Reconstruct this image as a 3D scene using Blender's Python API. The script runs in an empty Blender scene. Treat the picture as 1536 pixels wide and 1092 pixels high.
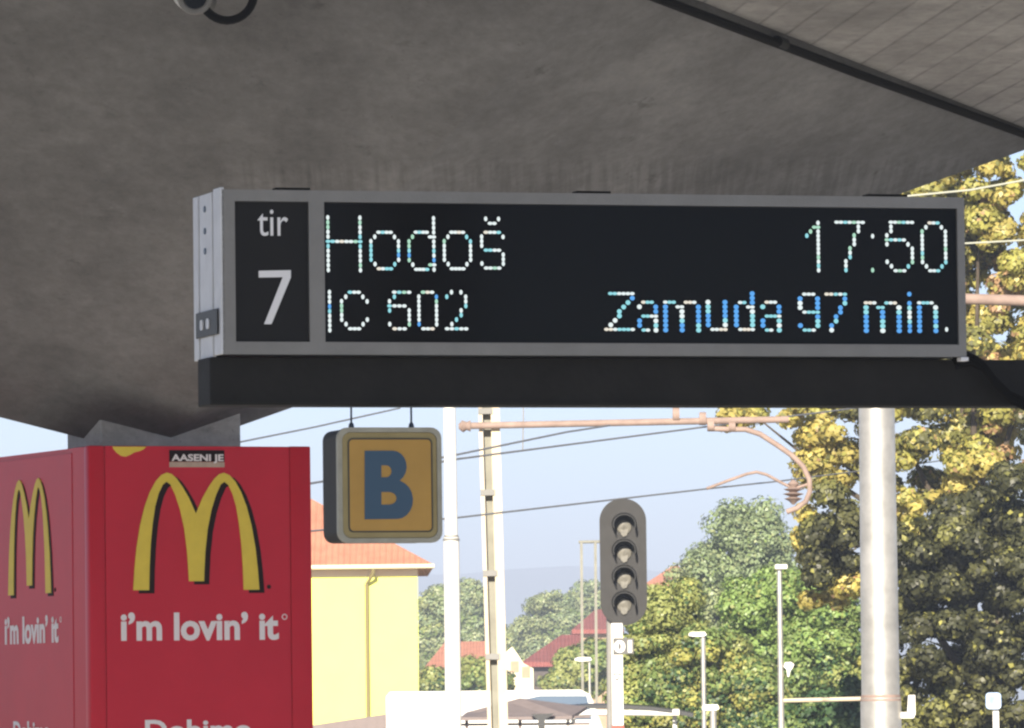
import bpy, bmesh, math, random
import numpy as np
from mathutils import Vector, Matrix
random.seed(7)
rng = np.random.default_rng(7)
sc = bpy.context.scene
R = math.radians
# ------------------------------------------------------------------ camera
FPX = 10000.0                     # focal length in photograph pixels (1536 wide): a long tele shot
CAM = Vector((0, 0, 1.6))
cd = bpy.data.cameras.new('camera'); cam = bpy.data.objects.new('camera', cd)
sc.collection.objects.link(cam); sc.camera = cam
cd.sensor_width = 36.0; cd.lens = 36.0 * FPX / 1536.0
cd.clip_start = 0.1; cd.clip_end = 30000
PITCH = math.atan(514 / FPX); ROLL = R(0.68)
MROT = Matrix.Rotation(math.pi / 2 + PITCH, 3, 'X') @ Matrix.Rotation(-ROLL, 3, 'Z')
cam.matrix_world = Matrix.Translation(CAM) @ MROT.to_4x4()
# ------------------------------------------------------------------ sky, sun, exposure
SUN_EL, SUN_AZ = R(24), R(188)    # azimuth clockwise from +Y: behind the camera, a little left
w = bpy.data.worlds.new('World'); sc.world = w; w.use_nodes = True
nt = w.node_tree; nt.nodes.clear()
sky = nt.nodes.new('ShaderNodeTexSky'); sky.sky_type = 'NISHITA'; sky.sun_disc = False
sky.sun_elevation = SUN_EL; sky.sun_rotation = SUN_AZ
sky.air_density = 0.5; sky.dust_density = 0.2; sky.ozone_density = 1.5
bg = nt.nodes.new('ShaderNodeBackground'); bg.inputs['Strength'].default_value = 0.064
wo = nt.nodes.new('ShaderNodeOutputWorld')
nt.links.new(sky.outputs[0], bg.inputs[0]); nt.links.new(bg.outputs[0], wo.inputs[0])
SDIR = Vector((math.sin(SUN_AZ) * math.cos(SUN_EL), math.cos(SUN_AZ) * math.cos(SUN_EL), math.sin(SUN_EL)))
sl = bpy.data.lights.new('sun', 'SUN'); sl.energy = 5.0; sl.angle = R(0.5); sl.color = (1.0, 0.9, 0.74)
so = bpy.data.objects.new('sun', sl); sc.collection.objects.link(so)
so.rotation_euler = (-SDIR).to_track_quat('-Z', 'Y').to_euler(); so.location = SDIR * 60
vs = sc.view_settings
vs.view_transform = 'Standard'; vs.look = 'None'; vs.gamma = 1.0; vs.use_curve_mapping = False
vs.exposure = 1.44
sc.render.engine = 'CYCLES'
sc.cycles.use_denoising = True
sc.cycles.max_bounces = 6; sc.cycles.diffuse_bounces = 3; sc.cycles.volume_bounces = 0
sc.cycles.transparent_max_bounces = 8
sc.cycles.filter_width = 2.4
sc.cycles.sample_clamp_indirect = 8
# ------------------------------------------------------------------ pixel helpers
def ray(px, py):
    return MROT @ Vector(((px - 768) / FPX, -(py - 546) / FPX, -1.0))
def at(px, py, Y):
    r = ray(px, py); return CAM + r * ((Y - CAM.y) / r.y)
def atz(px, py, Z):
    r = ray(px, py); return CAM + r * ((Z - CAM.z) / r.z)
def atplane(px, py, P, n):
    r = ray(px, py); return CAM + r * ((P - CAM).dot(n) / r.dot(n))
def lin(c):
    return tuple(((x / 255) / 12.92 if x / 255 <= 0.04045 else ((x / 255 + 0.055) / 1.055) ** 2.4) for x in c)
class Frame:
    """right u, depth v, up w"""
    def __init__(s, o, ang):
        s.o = Vector(o); s.u = Vector((math.cos(ang), math.sin(ang), 0)); s.v = Vector((-math.sin(ang), math.cos(ang), 0)); s.w = Vector((0, 0, 1))
    def __call__(s, a, b, c): return s.o + s.u * a + s.v * b + s.w * c
    def px(s, px, py, b=0.0):
        P = atplane(px, py, s(0, b, 0), s.v); d = P - s.o
        return d.dot(s.u), d.dot(s.w)
    def left(s, o):
        """frame of the face whose outward normal is -u: reading direction is -v"""
        f = Frame(o, 0); f.u = -s.v; f.v = s.u; return f
UP = Vector((0, 0, 1))
# ------------------------------------------------------------------ mesh builder
ORG = {}
class MB:
    def __init__(s): s.v = []; s.f = []; s.m = []
    def add(s, vs_, fs, mi=0):
        n = len(s.v); s.v += [Vector(p) for p in vs_]
        for f in fs: s.f.append(tuple(i + n for i in f)); s.m.append(mi)
        return s
    def box(s, fr, a0, a1, b0, b1, c0, c1, mi=0, bev=0.0):
        if bev > 0:
            bm = bmesh.new()
            vv = [bm.verts.new((a, b, c)) for a in (a0, a1) for b in (b0, b1) for c in (c0, c1)]
            for f in ((0, 1, 3, 2), (4, 6, 7, 5), (0, 4, 5, 1), (2, 3, 7, 6), (0, 2, 6, 4), (1, 5, 7, 3)):
                bm.faces.new([vv[i] for i in f])
            bmesh.ops.bevel(bm, geom=bm.edges[:], offset=bev, segments=2, affect='EDGES', profile=0.5)
            bm.verts.index_update()
            s.add([fr(*v.co) for v in bm.verts], [[v.index for v in f.verts] for f in bm.faces], mi); bm.free(); return s
        p = [fr(a, b, c) for a in (a0, a1) for b in (b0, b1) for c in (c0, c1)]
        return s.add(p, [(0, 1, 3, 2), (4, 6, 7, 5), (0, 4, 5, 1), (2, 3, 7, 6), (0, 2, 6, 4), (1, 5, 7, 3)], mi)
    def prism(s, fr, poly, b0, b1, mi=0):
        """poly of (a, c) extruded along v from b0 (front) to b1"""
        n = len(poly)
        p = [fr(a, b0, c) for a, c in poly] + [fr(a, b1, c) for a, c in poly]
        fs = [tuple(range(n)), tuple(range(2 * n - 1, n - 1, -1))]
        fs += [(i, i + n, (i + 1) % n + n, (i + 1) % n) for i in range(n)]
        return s.add(p, fs, mi)
    def tube(s, pts, rad, k=10, mi=0, caps=True):
        pts = [Vector(p) for p in pts]; n = len(pts)
        rads = rad if isinstance(rad, (list, tuple)) else [rad] * n
        t0 = (pts[1] - pts[0]).normalized()
        nrm = t0.orthogonal().normalized(); vv = []
        for i in range(n):
            t = (pts[min(i + 1, n - 1)] - pts[max(i - 1, 0)]).normalized()
            nrm = (nrm - t * nrm.dot(t)).normalized(); bi = t.cross(nrm)
            for j in range(k):
                a = 2 * math.pi * j / k
                vv.append(pts[i] + (nrm * math.cos(a) + bi * math.sin(a)) * rads[i])
        fs = [(i * k + j, i * k + (j + 1) % k, (i + 1) * k + (j + 1) % k, (i + 1) * k + j) for i in range(n - 1) for j in range(k)]
        if caps: fs += [tuple(range(k - 1, -1, -1)), tuple(range((n - 1) * k, n * k))]
        return s.add(vv, fs, mi)
    def build(s, name, mats, parent=None, smooth=False, origin=None, auto=None):
        if parent is not None: org = ORG[parent.name]
        else: org = Vector(origin) if origin is not None else Vector((0, 0, 0))
        me = bpy.data.meshes.new(name)
        me.from_pydata([tuple(p - org) for p in s.v], [], s.f)
        if not isinstance(mats, (list, tuple)): mats = [mats]
        for m in mats: me.materials.append(m)
        if len(mats) > 1: me.polygons.foreach_set('material_index', s.m)
        bm = bmesh.new(); bm.from_mesh(me); bmesh.ops.recalc_face_normals(bm, faces=bm.faces[:]); bm.to_mesh(me); bm.free()
        if smooth:
            me.polygons.foreach_set('use_smooth', [True] * len(me.polygons))
            try: me.set_sharp_from_angle(angle=R(auto or 40))
            except Exception: pass
        o = bpy.data.objects.new(name, me); sc.collection.objects.link(o)
        if parent is not None: o.parent = parent
        else: o.location = org
        ORG[o.name] = org
        return o
def tag(o, label=None, cat=None, group=None, kind=None):
    if label: o['label'] = label
    if cat: o['category'] = cat
    if group: o['group'] = group
    if kind: o['kind'] = kind
    return o
def empty(name, loc, label, cat, group=None):
    o = bpy.data.objects.new(name, None); sc.collection.objects.link(o); o.location = Vector(loc); o.empty_display_size = 0.2
    ORG[o.name] = Vector(loc); return tag(o, label, cat, group)
def rrect(a0, a1, c0, c1, r, k=5):
    out = []
    for cx, cy, s0 in ((a1 - r, c1 - r, 0), (a0 + r, c1 - r, 90), (a0 + r, c0 + r, 180), (a1 - r, c0 + r, 270)):
        for i in range(k + 1):
            t = R(s0 + 90 * i / k); out.append((cx + r * math.cos(t), cy + r * math.sin(t)))
    return out
def ring_prism(mb, fr, po, pi, b0, b1, mi=0):
    """frame between an outer and an inner outline with the same number of points"""
    n = len(po)
    p = [fr(a, b0, c) for a, c in po] + [fr(a, b0, c) for a, c in pi] + [fr(a, b1, c) for a, c in po] + [fr(a, b1, c) for a, c in pi]
    fs = []
    for i in range(n):
        j = (i + 1) % n
        fs += [(i, j, n + j, n + i), (2 * n + i, 3 * n + i, 3 * n + j, 2 * n + j), (i, 2 * n + i, 2 * n + j, j), (n + i, n + j, 3 * n + j, 3 * n + i)]
    mb.add(p, fs, mi)
def grid_frame(mb, fr, xs, cs, holes, b0, b1, mi=0):
    """one connected plate with rectangular openings at the given cells"""
    nx, nc = len(xs), len(cs); base = len(mb.v)
    mb.v += [fr(a, b, c) for b in (b0, b1) for a in xs for c in cs]
    I = lambda l, i, j: base + l * nx * nc + i * nc + j
    solid = lambda i, j: 0 <= i < nx - 1 and 0 <= j < nc - 1 and (i, j) not in holes
    for i in range(nx - 1):
        for j in range(nc - 1):
            if not solid(i, j): continue
            for l in (0, 1): mb.f.append((I(l, i, j), I(l, i + 1, j), I(l, i + 1, j + 1), I(l, i, j + 1))); mb.m.append(mi)
            for di, dj, e in ((-1, 0, ((i, j), (i, j + 1))), (1, 0, ((i + 1, j), (i + 1, j + 1))), (0, -1, ((i, j), (i + 1, j))), (0, 1, ((i, j + 1), (i + 1, j + 1)))):
                if not solid(i + di, j + dj):
                    mb.f.append((I(0, *e[0]), I(0, *e[1]), I(1, *e[1]), I(1, *e[0]))); mb.m.append(mi)
# ------------------------------------------------------------------ materials
def mat(name, col, rough=0.6, metal=0.0, spec=0.5, var=0.0, scale=6.0, bump=0.0, bscale=40.0, col2=None, coat=0.0, stretch=None):
    m = bpy.data.materials.new(name); m.use_nodes = True; t = m.node_tree; b = t.nodes['Principled BSDF']
    b.inputs['Roughness'].default_value = rough; b.inputs['Metallic'].default_value = metal
    b.inputs['Specular IOR Level'].default_value = spec
    if coat: b.inputs['Coat Weight'].default_value = coat; b.inputs['Coat Roughness'].default_value = 0.064
    b.inputs['Base Color'].default_value = (*col, 1)
    if var or bump or col2:
        tc = t.nodes.new('ShaderNodeTexCoord'); mp = t.nodes.new('ShaderNodeMapping')
        t.links.new(tc.outputs['Object'], mp.inputs[0])
        if stretch: mp.inputs['Scale'].default_value = stretch
    if var or col2:
        n = t.nodes.new('ShaderNodeTexNoise'); n.inputs['Scale'].default_value = scale; n.inputs['Detail'].default_value = 6; n.inputs['Roughness'].default_value = 0.62
        t.links.new(mp.outputs[0], n.inputs['Vector'])
        cr = t.nodes.new('ShaderNodeValToRGB'); cr.color_ramp.elements[0].position = 0.32; cr.color_ramp.elements[1].position = 0.68
        c2 = col2 or tuple(x * (1 - var) for x in col)
        cr.color_ramp.elements[0].color = (*c2, 1); cr.color_ramp.elements[1].color = (*[min(1, x * (1 + var * 0.5)) for x in col], 1)
        t.links.new(n.outputs[0], cr.inputs[0]); t.links.new(cr.outputs[0], b.inputs['Base Color'])
    if bump:
        n2 = t.nodes.new('ShaderNodeTexNoise'); n2.inputs['Scale'].default_value = bscale; n2.inputs['Detail'].default_value = 4
        t.links.new(mp.outputs[0], n2.inputs['Vector'])
        bp = t.nodes.new('ShaderNodeBump'); bp.inputs['Strength'].default_value = bump; bp.inputs['Distance'].default_value = 0.02
        t.links.new(n2.outputs[0], bp.inputs['Height']); t.links.new(bp.outputs[0], b.inputs['Normal'])
    return m
def emis(name, col, st):
    m = bpy.data.materials.new(name); m.use_nodes = True; b = m.node_tree.nodes['Principled BSDF']
    b.inputs['Base Color'].default_value = (0.02, 0.02, 0.02, 1); b.inputs['Emission Color'].default_value = (*col, 1); b.inputs['Emission Strength'].default_value = st
    m.cycles.emission_sampling = 'NONE'
    return m
def leaf(name, col, trans=0.3, var=0.35):
    m = bpy.data.materials.new(name); m.use_nodes = True; t = m.node_tree; t.nodes.clear()
    o = t.nodes.new('ShaderNodeOutputMaterial'); d = t.nodes.new('ShaderNodeBsdfDiffuse'); tr = t.nodes.new('ShaderNodeBsdfTranslucent'); g = t.nodes.new('ShaderNodeBsdfGlossy')
    mx = t.nodes.new('ShaderNodeMixShader'); mx2 = t.nodes.new('ShaderNodeMixShader')
    tc = t.nodes.new('ShaderNodeTexCoord'); n = t.nodes.new('ShaderNodeTexNoise'); n.inputs['Scale'].default_value = 1.7; n.inputs['Detail'].default_value = 4
    t.links.new(tc.outputs['Object'], n.inputs['Vector'])
    cr = t.nodes.new('ShaderNodeValToRGB'); cr.color_ramp.elements[0].position = 0.3; cr.color_ramp.elements[1].position = 0.7
    cr.color_ramp.elements[0].color = (*[x * (1 - var) for x in col], 1); cr.color_ramp.elements[1].color = (*[x * (1 + var * 0.4) for x in col], 1)
    t.links.new(n.outputs[0], cr.inputs[0])
    t.links.new(cr.outputs[0], d.inputs[0]); t.links.new(cr.outputs[0], tr.inputs[0])
    g.inputs['Roughness'].default_value = 0.45; g.inputs[0].default_value = (0.6, 0.6, 0.6, 1)
    mx.inputs[0].default_value = trans; t.links.new(d.outputs[0], mx.inputs[1]); t.links.new(tr.outputs[0], mx.inputs[2])
    mx2.inputs[0].default_value = 0.04; t.links.new(mx.outputs[0], mx2.inputs[1]); t.links.new(g.outputs[0], mx2.inputs[2])
    t.links.new(mx2.outputs[0], o.inputs[0]); return m
def concrete(name, base, board=None, streak=False):
    """weathered cast concrete: cloudy tone, light and dark spots, pores, board marks along a direction"""
    m = bpy.data.materials.new(name); m.use_nodes = True; t = m.node_tree; b = t.nodes['Principled BSDF']
    L = t.links.new; N = t.nodes.new
    b.inputs['Roughness'].default_value = 0.9; b.inputs['Specular IOR Level'].default_value = 0.2
    geo = N('ShaderNodeNewGeometry'); pos = geo.outputs['Position']
    def noise(scale, detail, rough=0.6, vec=None):
        n = N('ShaderNodeTexNoise'); n.inputs['Scale'].default_value = scale; n.inputs['Detail'].default_value = detail; n.inputs['Roughness'].default_value = rough
        L(vec or pos, n.inputs['Vector']); return n.outputs[0]
    def ramp(src, p0, c0, p1, c1):
        r = N('ShaderNodeValToRGB'); e = r.color_ramp.elements; e[0].position = p0; e[0].color = (*c0, 1); e[1].position = p1; e[1].color = (*c1, 1); L(src, r.inputs[0]); return r.outputs[0]
    def mixc(fac, a, c, mode='MIX'):
        x = N('ShaderNodeMix'); x.data_type = 'RGBA'; x.blend_type = mode
        if isinstance(fac, float): x.inputs[0].default_value = fac
        else: L(fac, x.inputs[0])
        L(a, x.inputs[6]); 
        if isinstance(c, tuple): x.inputs[7].default_value = (*c, 1)
        else: L(c, x.inputs[7])
        return x.outputs[2]
    k = lambda f: tuple(x * f for x in base)
    mp = N('ShaderNodeMapping'); mp.inputs['Scale'].default_value = (1.0, 0.45, 1.6); L(pos, mp.inputs[0])
    c = ramp(noise(0.9, 7, 0.62, mp.outputs[0]), 0.34, k(0.74), 0.66, k(1.24))
    sp = ramp(noise(5.0, 4, 0.7, mp.outputs[0]), 0.62, (0, 0, 0), 0.74, (1, 1, 1))
    c = mixc(sp, c, k(0.66))
    sp2 = ramp(noise(3.3, 5, 0.72, mp.outputs[0]), 0.66, (0, 0, 0), 0.80, (0.7, 0.7, 0.7))
    c = mixc(sp2, c, k(1.5))
    fine = ramp(noise(13.0, 8, 0.75, mp.outputs[0]), 0.30, (0.80,) * 3, 0.70, (1.16,) * 3)
    c = mixc(1.0, c, fine, 'MULTIPLY')
    # rain and leak stains: long soft-edged marks down the slope
    m3 = N('ShaderNodeMapping'); m3.inputs['Rotation'].default_value = (0, 0, 0.35); m3.inputs['Scale'].default_value = (1.3, 0.30, 0.9); L(pos, m3.inputs[0])
    stn = ramp(noise(1.0, 6, 0.66, m3.outputs[0]), 0.50, (1,) * 3, 0.72, (0.80,) * 3)
    c = mixc(1.0, c, stn, 'MULTIPLY')
    pit = ramp(noise(46.0, 2, 0.5), 0.70, (1,) * 3, 0.76, (0.62,) * 3)
    c = mixc(1.0, c, pit, 'MULTIPLY')
    hgt = noise(22, 6, 0.7)
    if board is not None:
        # boards along direction `board`: coordinate across
        ax = Vector((-board[1], board[0], 0)).normalized()
        dp = N('ShaderNodeVectorMath'); dp.operation = 'DOT_PRODUCT'; dp.inputs[1].default_value = ax; L(pos, dp.inputs[0])
        ms = N('ShaderNodeMath'); ms.operation = 'MULTIPLY'; ms.inputs[1].default_value = 1 / 0.20; L(dp.outputs['Value'], ms.inputs[0])
        fr = N('ShaderNodeMath'); fr.operation = 'FRACT'; L(ms.outputs[0], fr.inputs[0])
        fl = N('ShaderNodeMath'); fl.operation = 'FLOOR'; L(ms.outputs[0], fl.inputs[0])
        wn = N('ShaderNodeTexWhiteNoise'); wn.noise_dimensions = '1D'; L(fl.outputs[0], wn.inputs['W'])
        pp = N('ShaderNodeMath'); pp.operation = 'PINGPONG'; pp.inputs[1].default_value = 0.5; L(fr.outputs[0], pp.inputs[0])
        groove = ramp(pp.outputs[0], 0.0, (0, 0, 0), 0.07, (1, 1, 1))
        tone = ramp(wn.outputs[0], 0.0, (0.86,) * 3, 1.0, (1.05,) * 3)
        c = mixc(1.0, c, tone, 'MULTIPLY')
        gm = ramp(noise(1.3, 3), 0.35, (0.35, 0.35, 0.35), 0.65, (1, 1, 1))
        gv = mixc(gm, ramp(groove, 0, (1, 1, 1), 1, (1, 1, 1)), groove)
        c = mixc(1.0, c, ramp(gv, 0.0, (0.60,) * 3, 1.0, (1,) * 3), 'MULTIPLY')
        hg = N('ShaderNodeMath'); hg.operation = 'MULTIPLY_ADD'; L(gv, hg.inputs[0]); hg.inputs[1].default_value = 0.9; L(hgt, hg.inputs[2]); hgt = hg.outputs[0]
    if streak:
        # board ends cast across the facet: short upright streaks of tone and relief in a belt of heights
        m2 = N('ShaderNodeMapping'); m2.inputs['Scale'].default_value = (24.0, 0.5, 1.4); L(pos, m2.inputs[0])
        st = ramp(noise(1.0, 3, 0.6, m2.outputs[0]), 0.36, (0.78,) * 3, 0.60, (1.08,) * 3)
        sx = N('ShaderNodeSeparateXYZ'); L(pos, sx.inputs[0])
        # belt: limits follow the slope of the facet (height over distance)
        mm = N('ShaderNodeMath'); mm.operation = 'MULTIPLY_ADD'; L(sx.outputs['Y'], mm.inputs[0]); mm.inputs[1].default_value = -0.0810; L(sx.outputs['Z'], mm.inputs[2])
        ml = ramp(mm.outputs[0], 0.0, (1, 1, 1), 1.0, (0, 0, 0))
        mr = N('ShaderNodeMapRange'); L(mm.outputs[0], mr.inputs[0]); mr.inputs[1].default_value = 1.60; mr.inputs[2].default_value = 1.66; mr.inputs[3].default_value = 1.0; mr.inputs[4].default_value = 0.0
        mx_ = N('ShaderNodeMapRange'); L(sx.outputs['X'], mx_.inputs[0]); mx_.inputs[1].default_value = -1.7; mx_.inputs[2].default_value = -1.1; mx_.inputs[3].default_value = 0.0; mx_.inputs[4].default_value = 0.85
        mk = N('ShaderNodeMath'); mk.operation = 'MULTIPLY'; L(mr.outputs[0], mk.inputs[0]); L(mx_.outputs[0], mk.inputs[1])
        c2 = mixc(1.0, c, st, 'MULTIPLY'); c = mixc(mk.outputs[0], c, c2)
    L(c, b.inputs['Base Color'])
    bp = N('ShaderNodeBump'); bp.inputs['Strength'].default_value = 0.55; bp.inputs['Distance'].default_value = 0.012
    L(hgt, bp.inputs['Height']); L(bp.outputs[0], b.inputs['Normal'])
    return m
M = {}
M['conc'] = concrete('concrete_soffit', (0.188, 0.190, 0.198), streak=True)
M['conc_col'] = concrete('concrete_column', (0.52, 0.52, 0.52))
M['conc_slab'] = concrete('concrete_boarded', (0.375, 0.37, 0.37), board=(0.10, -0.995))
M['paving'] = mat('paving', (0.42, 0.405, 0.38), 0.9, var=0.25, scale=1.5, bump=0.2)
M['ground'] = mat('ground', (0.30, 0.28, 0.24), 0.95, var=0.4, scale=0.05, col2=(0.22, 0.20, 0.15))
M['black'] = mat('black_rubber', (0.008, 0.0075, 0.007), 0.9, spec=0.05)
M['beam'] = mat('painted_steel_dark', (0.0140, 0.0136, 0.0136), 0.7, spec=0.2, var=0.3, scale=9, bump=0.1)
M['alu'] = mat('aluminium_side_lit', (0.62, 0.63, 0.66), 0.5, 0.0, var=0.08, scale=14)  # display sides: light from the open side put into a paler colour
M['bezel'] = mat('aluminium_front_shaded', (0.215, 0.211, 0.205), 0.5, 0.0, var=0.10, scale=10, bump=0.08, bscale=120)  # same aluminium as the sides, shade on the front put into darker grey
M['seam'] = mat('seam_grey', (0.13, 0.145, 0.19), 0.6)
M['panel'] = mat('panel_black', (0.010, 0.010, 0.011), 0.6, spec=0.2)
M['screen'] = mat('screen_glass', (0.006, 0.006, 0.007), 0.10, spec=0.07)
M['white_print'] = mat('white_print', (0.78, 0.78, 0.80), 0.5)
M['dark_hole'] = mat('dark_plastic', (0.02, 0.021, 0.023), 0.5)
M['screw'] = mat('screw_steel', (0.10, 0.13, 0.18), 0.4, 0.6)
# ------------------------------------------------------------------ the setting: ground, platform
mb = MB(); mb.add([(-5000, -400, -0.4), (5000, -400, -0.4), (5000, 6500, -0.4), (-5000, 6500, -0.4)], [(0, 1, 2, 3)])
g = mb.build('ground', M['ground']); tag(g, kind='structure')
FW = Frame((0, 0, 0), 0.0)
mb = MB(); mb.box(FW, -9.5, 8.5, -14, 58, -0.39, 0.0, bev=0.03)
tag(mb.build('platform', M['paving']), kind='structure')
# ------------------------------------------------------------------ concrete umbrella canopy on its column, flat boarded slab beside it
TH = R(17.0)
KC = at(133, 668, 36.0)                          # near top corner of the red cladding
KF = Frame((KC.x, KC.y, 0), R(23.0))                  # its frame: right face along u, left face along v
COLC = Frame((KC.x, KC.y, 0), TH)(0.625, 1.07, 0)                        # column centre
UF = Frame((COLC.x, COLC.y, 0), TH)
Z0 = 3.02
E_right = atplane(1571, 213, UF.o, UF.v)         # corner reached by the right-hand arris
E_near = atplane(897, -38, UF.o, UF.u)           # corner reached by the arris towards us
E_left = UF(-12.0, 0, 6.0)
E_far = UF(0, 8.1, 4.95)
APEX = UF(0, 0, Z0)
def subdiv_tri(mb, A, B, C, n):
    idx = {}
    base = len(mb.v)
    for i in range(n + 1):
        for j in range(n + 1 - i):
            a, b_ = i / n, j / n
            idx[(i, j)] = len(mb.v); mb.v.append(A * (1 - a - b_) + B * a + C * b_)
    for i in range(n):
        for j in range(n - i):
            mb.f.append((idx[(i, j)], idx[(i + 1, j)], idx[(i, j + 1)])); mb.m.append(0)
            if j < n - i - 1: mb.f.append((idx[(i + 1, j)], idx[(i + 1, j + 1)], idx[(i, j + 1)])); mb.m.append(0)
ring = [E_near, E_right, E_far, E_left]
uc = empty('umbrella_canopy', UF(0, 0, 0), 'dark concrete inverted pyramid canopy rising from the column behind the departure display', 'canopy')
mb = MB()
vv = [APEX] + ring + [p + UP * 0.16 for p in ring] + [APEX + UP * 0.35]
fs = [(0, 1 + (i + 1) % 4, 1 + i) for i in range(4)] + [(9, 5 + i, 5 + (i + 1) % 4) for i in range(4)] + [(1 + i, 1 + (i + 1) % 4, 5 + (i + 1) % 4, 5 + i) for i in range(4)]
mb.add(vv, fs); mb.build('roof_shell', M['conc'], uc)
mb = MB(); mb.box(UF, -0.40, 0.40, -0.40, 0.40, 0.0, 3.35, bev=0.012); mb.build('column', M['conc_col'], uc)
# flat slab, its far edge butts against the umbrella along the dark joint
ZS = (E_right.z + E_near.z) / 2
d = (E_right - E_near); d.z = 0; d.normalize()
off = Vector((d.y, -d.x, 0)) * 0.036                # joint width, towards the slab
P1 = E_near + off + d * 0.02; P2 = E_right + off + d * 4.0
PR = E_near + Vector((-0.12, -0.18, 0)); PL = E_near.lerp(E_left, 0.35) + Vector((0, -0.18, 0))
def slab_z(p): return ZS + 0.03
XL, XR = -7.2, 4.0  # side edges out of view, set to block sun left, let light in right
sb = empty('platform_roof', (XR, 12, 0), 'flat board marked concrete platform roof in the upper right, with unseen sun blocking slab and upstand added', 'roof')
for poly in ([P1, P2, Vector((XR, P2.y - 3, 0)), Vector((XR, 26.2, 0)), Vector((XL, 26.2, 0)), PL + (PL - PR) * 0.5, PL, PR],
             [Vector((XR, 15.6, 0)), Vector((XR, 10.4, 0)), Vector((XL, 10.4, 0)), Vector((XL, 15.6, 0))]):  # near slab is added, out of view, to keep direct sun off the display
    mb = MB(); n = len(poly)
    mb.add([Vector((p.x, p.y, slab_z(p))) for p in poly] + [Vector((p.x, p.y, slab_z(p) + 0.28)) for p in poly],
           [tuple(range(n)), tuple(range(2 * n - 1, n - 1, -1))] + [(i, (i + 1) % n, (i + 1) % n + n, i + n) for i in range(n)])
    mb.build('roof_and_shade_slab', M['conc_slab'], sb)
for x in (XL + 0.3, XR - 0.3):
    mb = MB(); mb.box(FW, x - 0.12, x + 0.12, 15.602, 26.198, ZS + 0.02, ZS + 0.30); mb.build('edge_beam', M['conc_col'], sb)
mb = MB(); q0, q1 = PL + (PL - PR) * 0.5, PR; dq = Vector((0, -0.16, 0)); zl, zh = ZS + 0.311, ZS + 1.25
mb.add([Vector((p.x, p.y, z)) + o2 for z in (zl, zh) for p, o2 in ((q0, Vector((0, -.01, 0))), (q1, Vector((0, -.01, 0))), (q1, dq), (q0, dq))], [(0, 3, 2, 1), (4, 5, 6, 7)] + [(i, (i + 1) % 4, (i + 1) % 4 + 4, i + 4) for i in range(4)]); mb.build('sun_block_upstand', M['conc_slab'], sb)  # upstand added out of view to close the sun gap above the slab
for (x, y) in ((XL + 0.4, 12), (XL + 0.4, 28), (XR - 0.4, 12), (XR - 0.4, 27.5)):
    mb = MB(); mb.box(Frame((x, y, 0), TH), -0.2, 0.2, -0.2, 0.2, 0, ZS + 0.03, bev=0.02); mb.build('column', M['conc_col'], sb)
# the dark sealing strip along the joint with a clamp on it
js = empty('joint_cable', E_near, 'black cable running along the joint between the two concrete roofs', 'cable')
mb = MB(); mb.tube([E_near - d * 0.5 + off * 0.5 - UP * 0.012, E_near + off * 0.5 - UP * 0.012, (E_near + E_right) / 2 + off * 0.5 - UP * 0.02, E_right + off * 0.5 - UP * 0.012, E_right + d * 3 + off * 0.5 - UP * 0.012], 0.024, 8)
mb.build('cable_run', M['black'], js, smooth=True)
pc = E_near + d * ((E_right - E_near).length * 0.33) + off * 0.6
mb = MB(); mb.tube([pc - d * 0.05, pc + d * 0.10], 0.030, 10); mb.build('clamp', M['beam'], js, smooth=True)
# ------------------------------------------------------------------ departure display
SP = at(335, 531, 18.0)
SF = Frame(SP, R(16.5))
SW = SF.px(1450, 540)[0]; SH = SF.px(335, 284)[1]; SD = 0.31
dd = empty('departure_display', SF(SW / 2, SD / 2, 0), 'wide grey platform departure display with dot matrix lettering', 'display')
xs = [0, SF.px(353, 400)[0], SF.px(464, 400)[0], SF.px(487, 400)[0], SF.px(1437, 400)[0], SW]
cs = [0, SF.px(500, 513)[1], SF.px(500, 303)[1], SH]
BZ = 0.014
mb = MB(); grid_frame(mb, SF, xs, cs, {(1, 1), (3, 1)}, 0, BZ); bez = mb.build('bezel', M['bezel'], dd)
mb = MB(); mb.box(SF, 0.004, SW - 0.004, BZ + 0.001, SD, 0.003, SH - 0.003); mb.build('housing', M['seam'], dd)
mb = MB(); mb.box(SF, xs[1] + .001, xs[2] - .001, 0.008, BZ, cs[1] + .001, cs[2] - .001); trk = mb.build('track_panel', M['panel'], dd)
mb = MB(); mb.box(SF, xs[3] + .001, xs[4] - .001, 0.008, BZ, cs[1] + .001, cs[2] - .001); scr = mb.build('led_screen', M['screen'], dd)
# side: three upright extrusions, bracket, screws
LFS = SF.left(SF(0, 0, 0))     # u = -v (towards camera), v = +u
for b0, b1, pr in ((0.256, 0.31, 0.005), (0.100, 0.236, 0.005), (0.0, 0.080, 0.005)):
    mb = MB(); mb.box(LFS, -b1, -b0, -pr, 0.006, -0.004 if b0 else 0.0, SH + (0.006 if not b0 else 0.0), bev=0.002); mb.build('side_strip', M['alu'], dd)
mb = MB(); mb.box(LFS, -0.262, -0.02, -0.012, -0.0075, 0.055, 0.125, bev=0.002); br = mb.build('bracket', M['dark_hole'], dd)
for b in (0.19, 0.12):
    mb = MB(); mb.prism(LFS, rrect(-b - 0.016, -b + 0.016, 0.075, 0.103, 0.008, 3), -0.0145, -0.0118); mb.build('bracket_slot', M['alu'], br)
for z in (0.405, 0.345, 0.29):
    mb = MB(); mb.tube([LFS(-0.17, -0.0085, z), LFS(-0.17, -0.0045, z)], 0.009, 10); mb.build('screw', M['screw'], dd)
for (p0, p1) in ((415, 466), (866, 917), (1302, 1362)):
    a0, a1 = SF.px(p0, 285)[0], SF.px(p1, 285)[0]
    mb = MB(); mb.box(SF, a0, a1, 0.004, 0.05, SH - 0.002, SH + 0.007, bev=0.001); mb.build('hinge', M['black'], dd)
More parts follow.
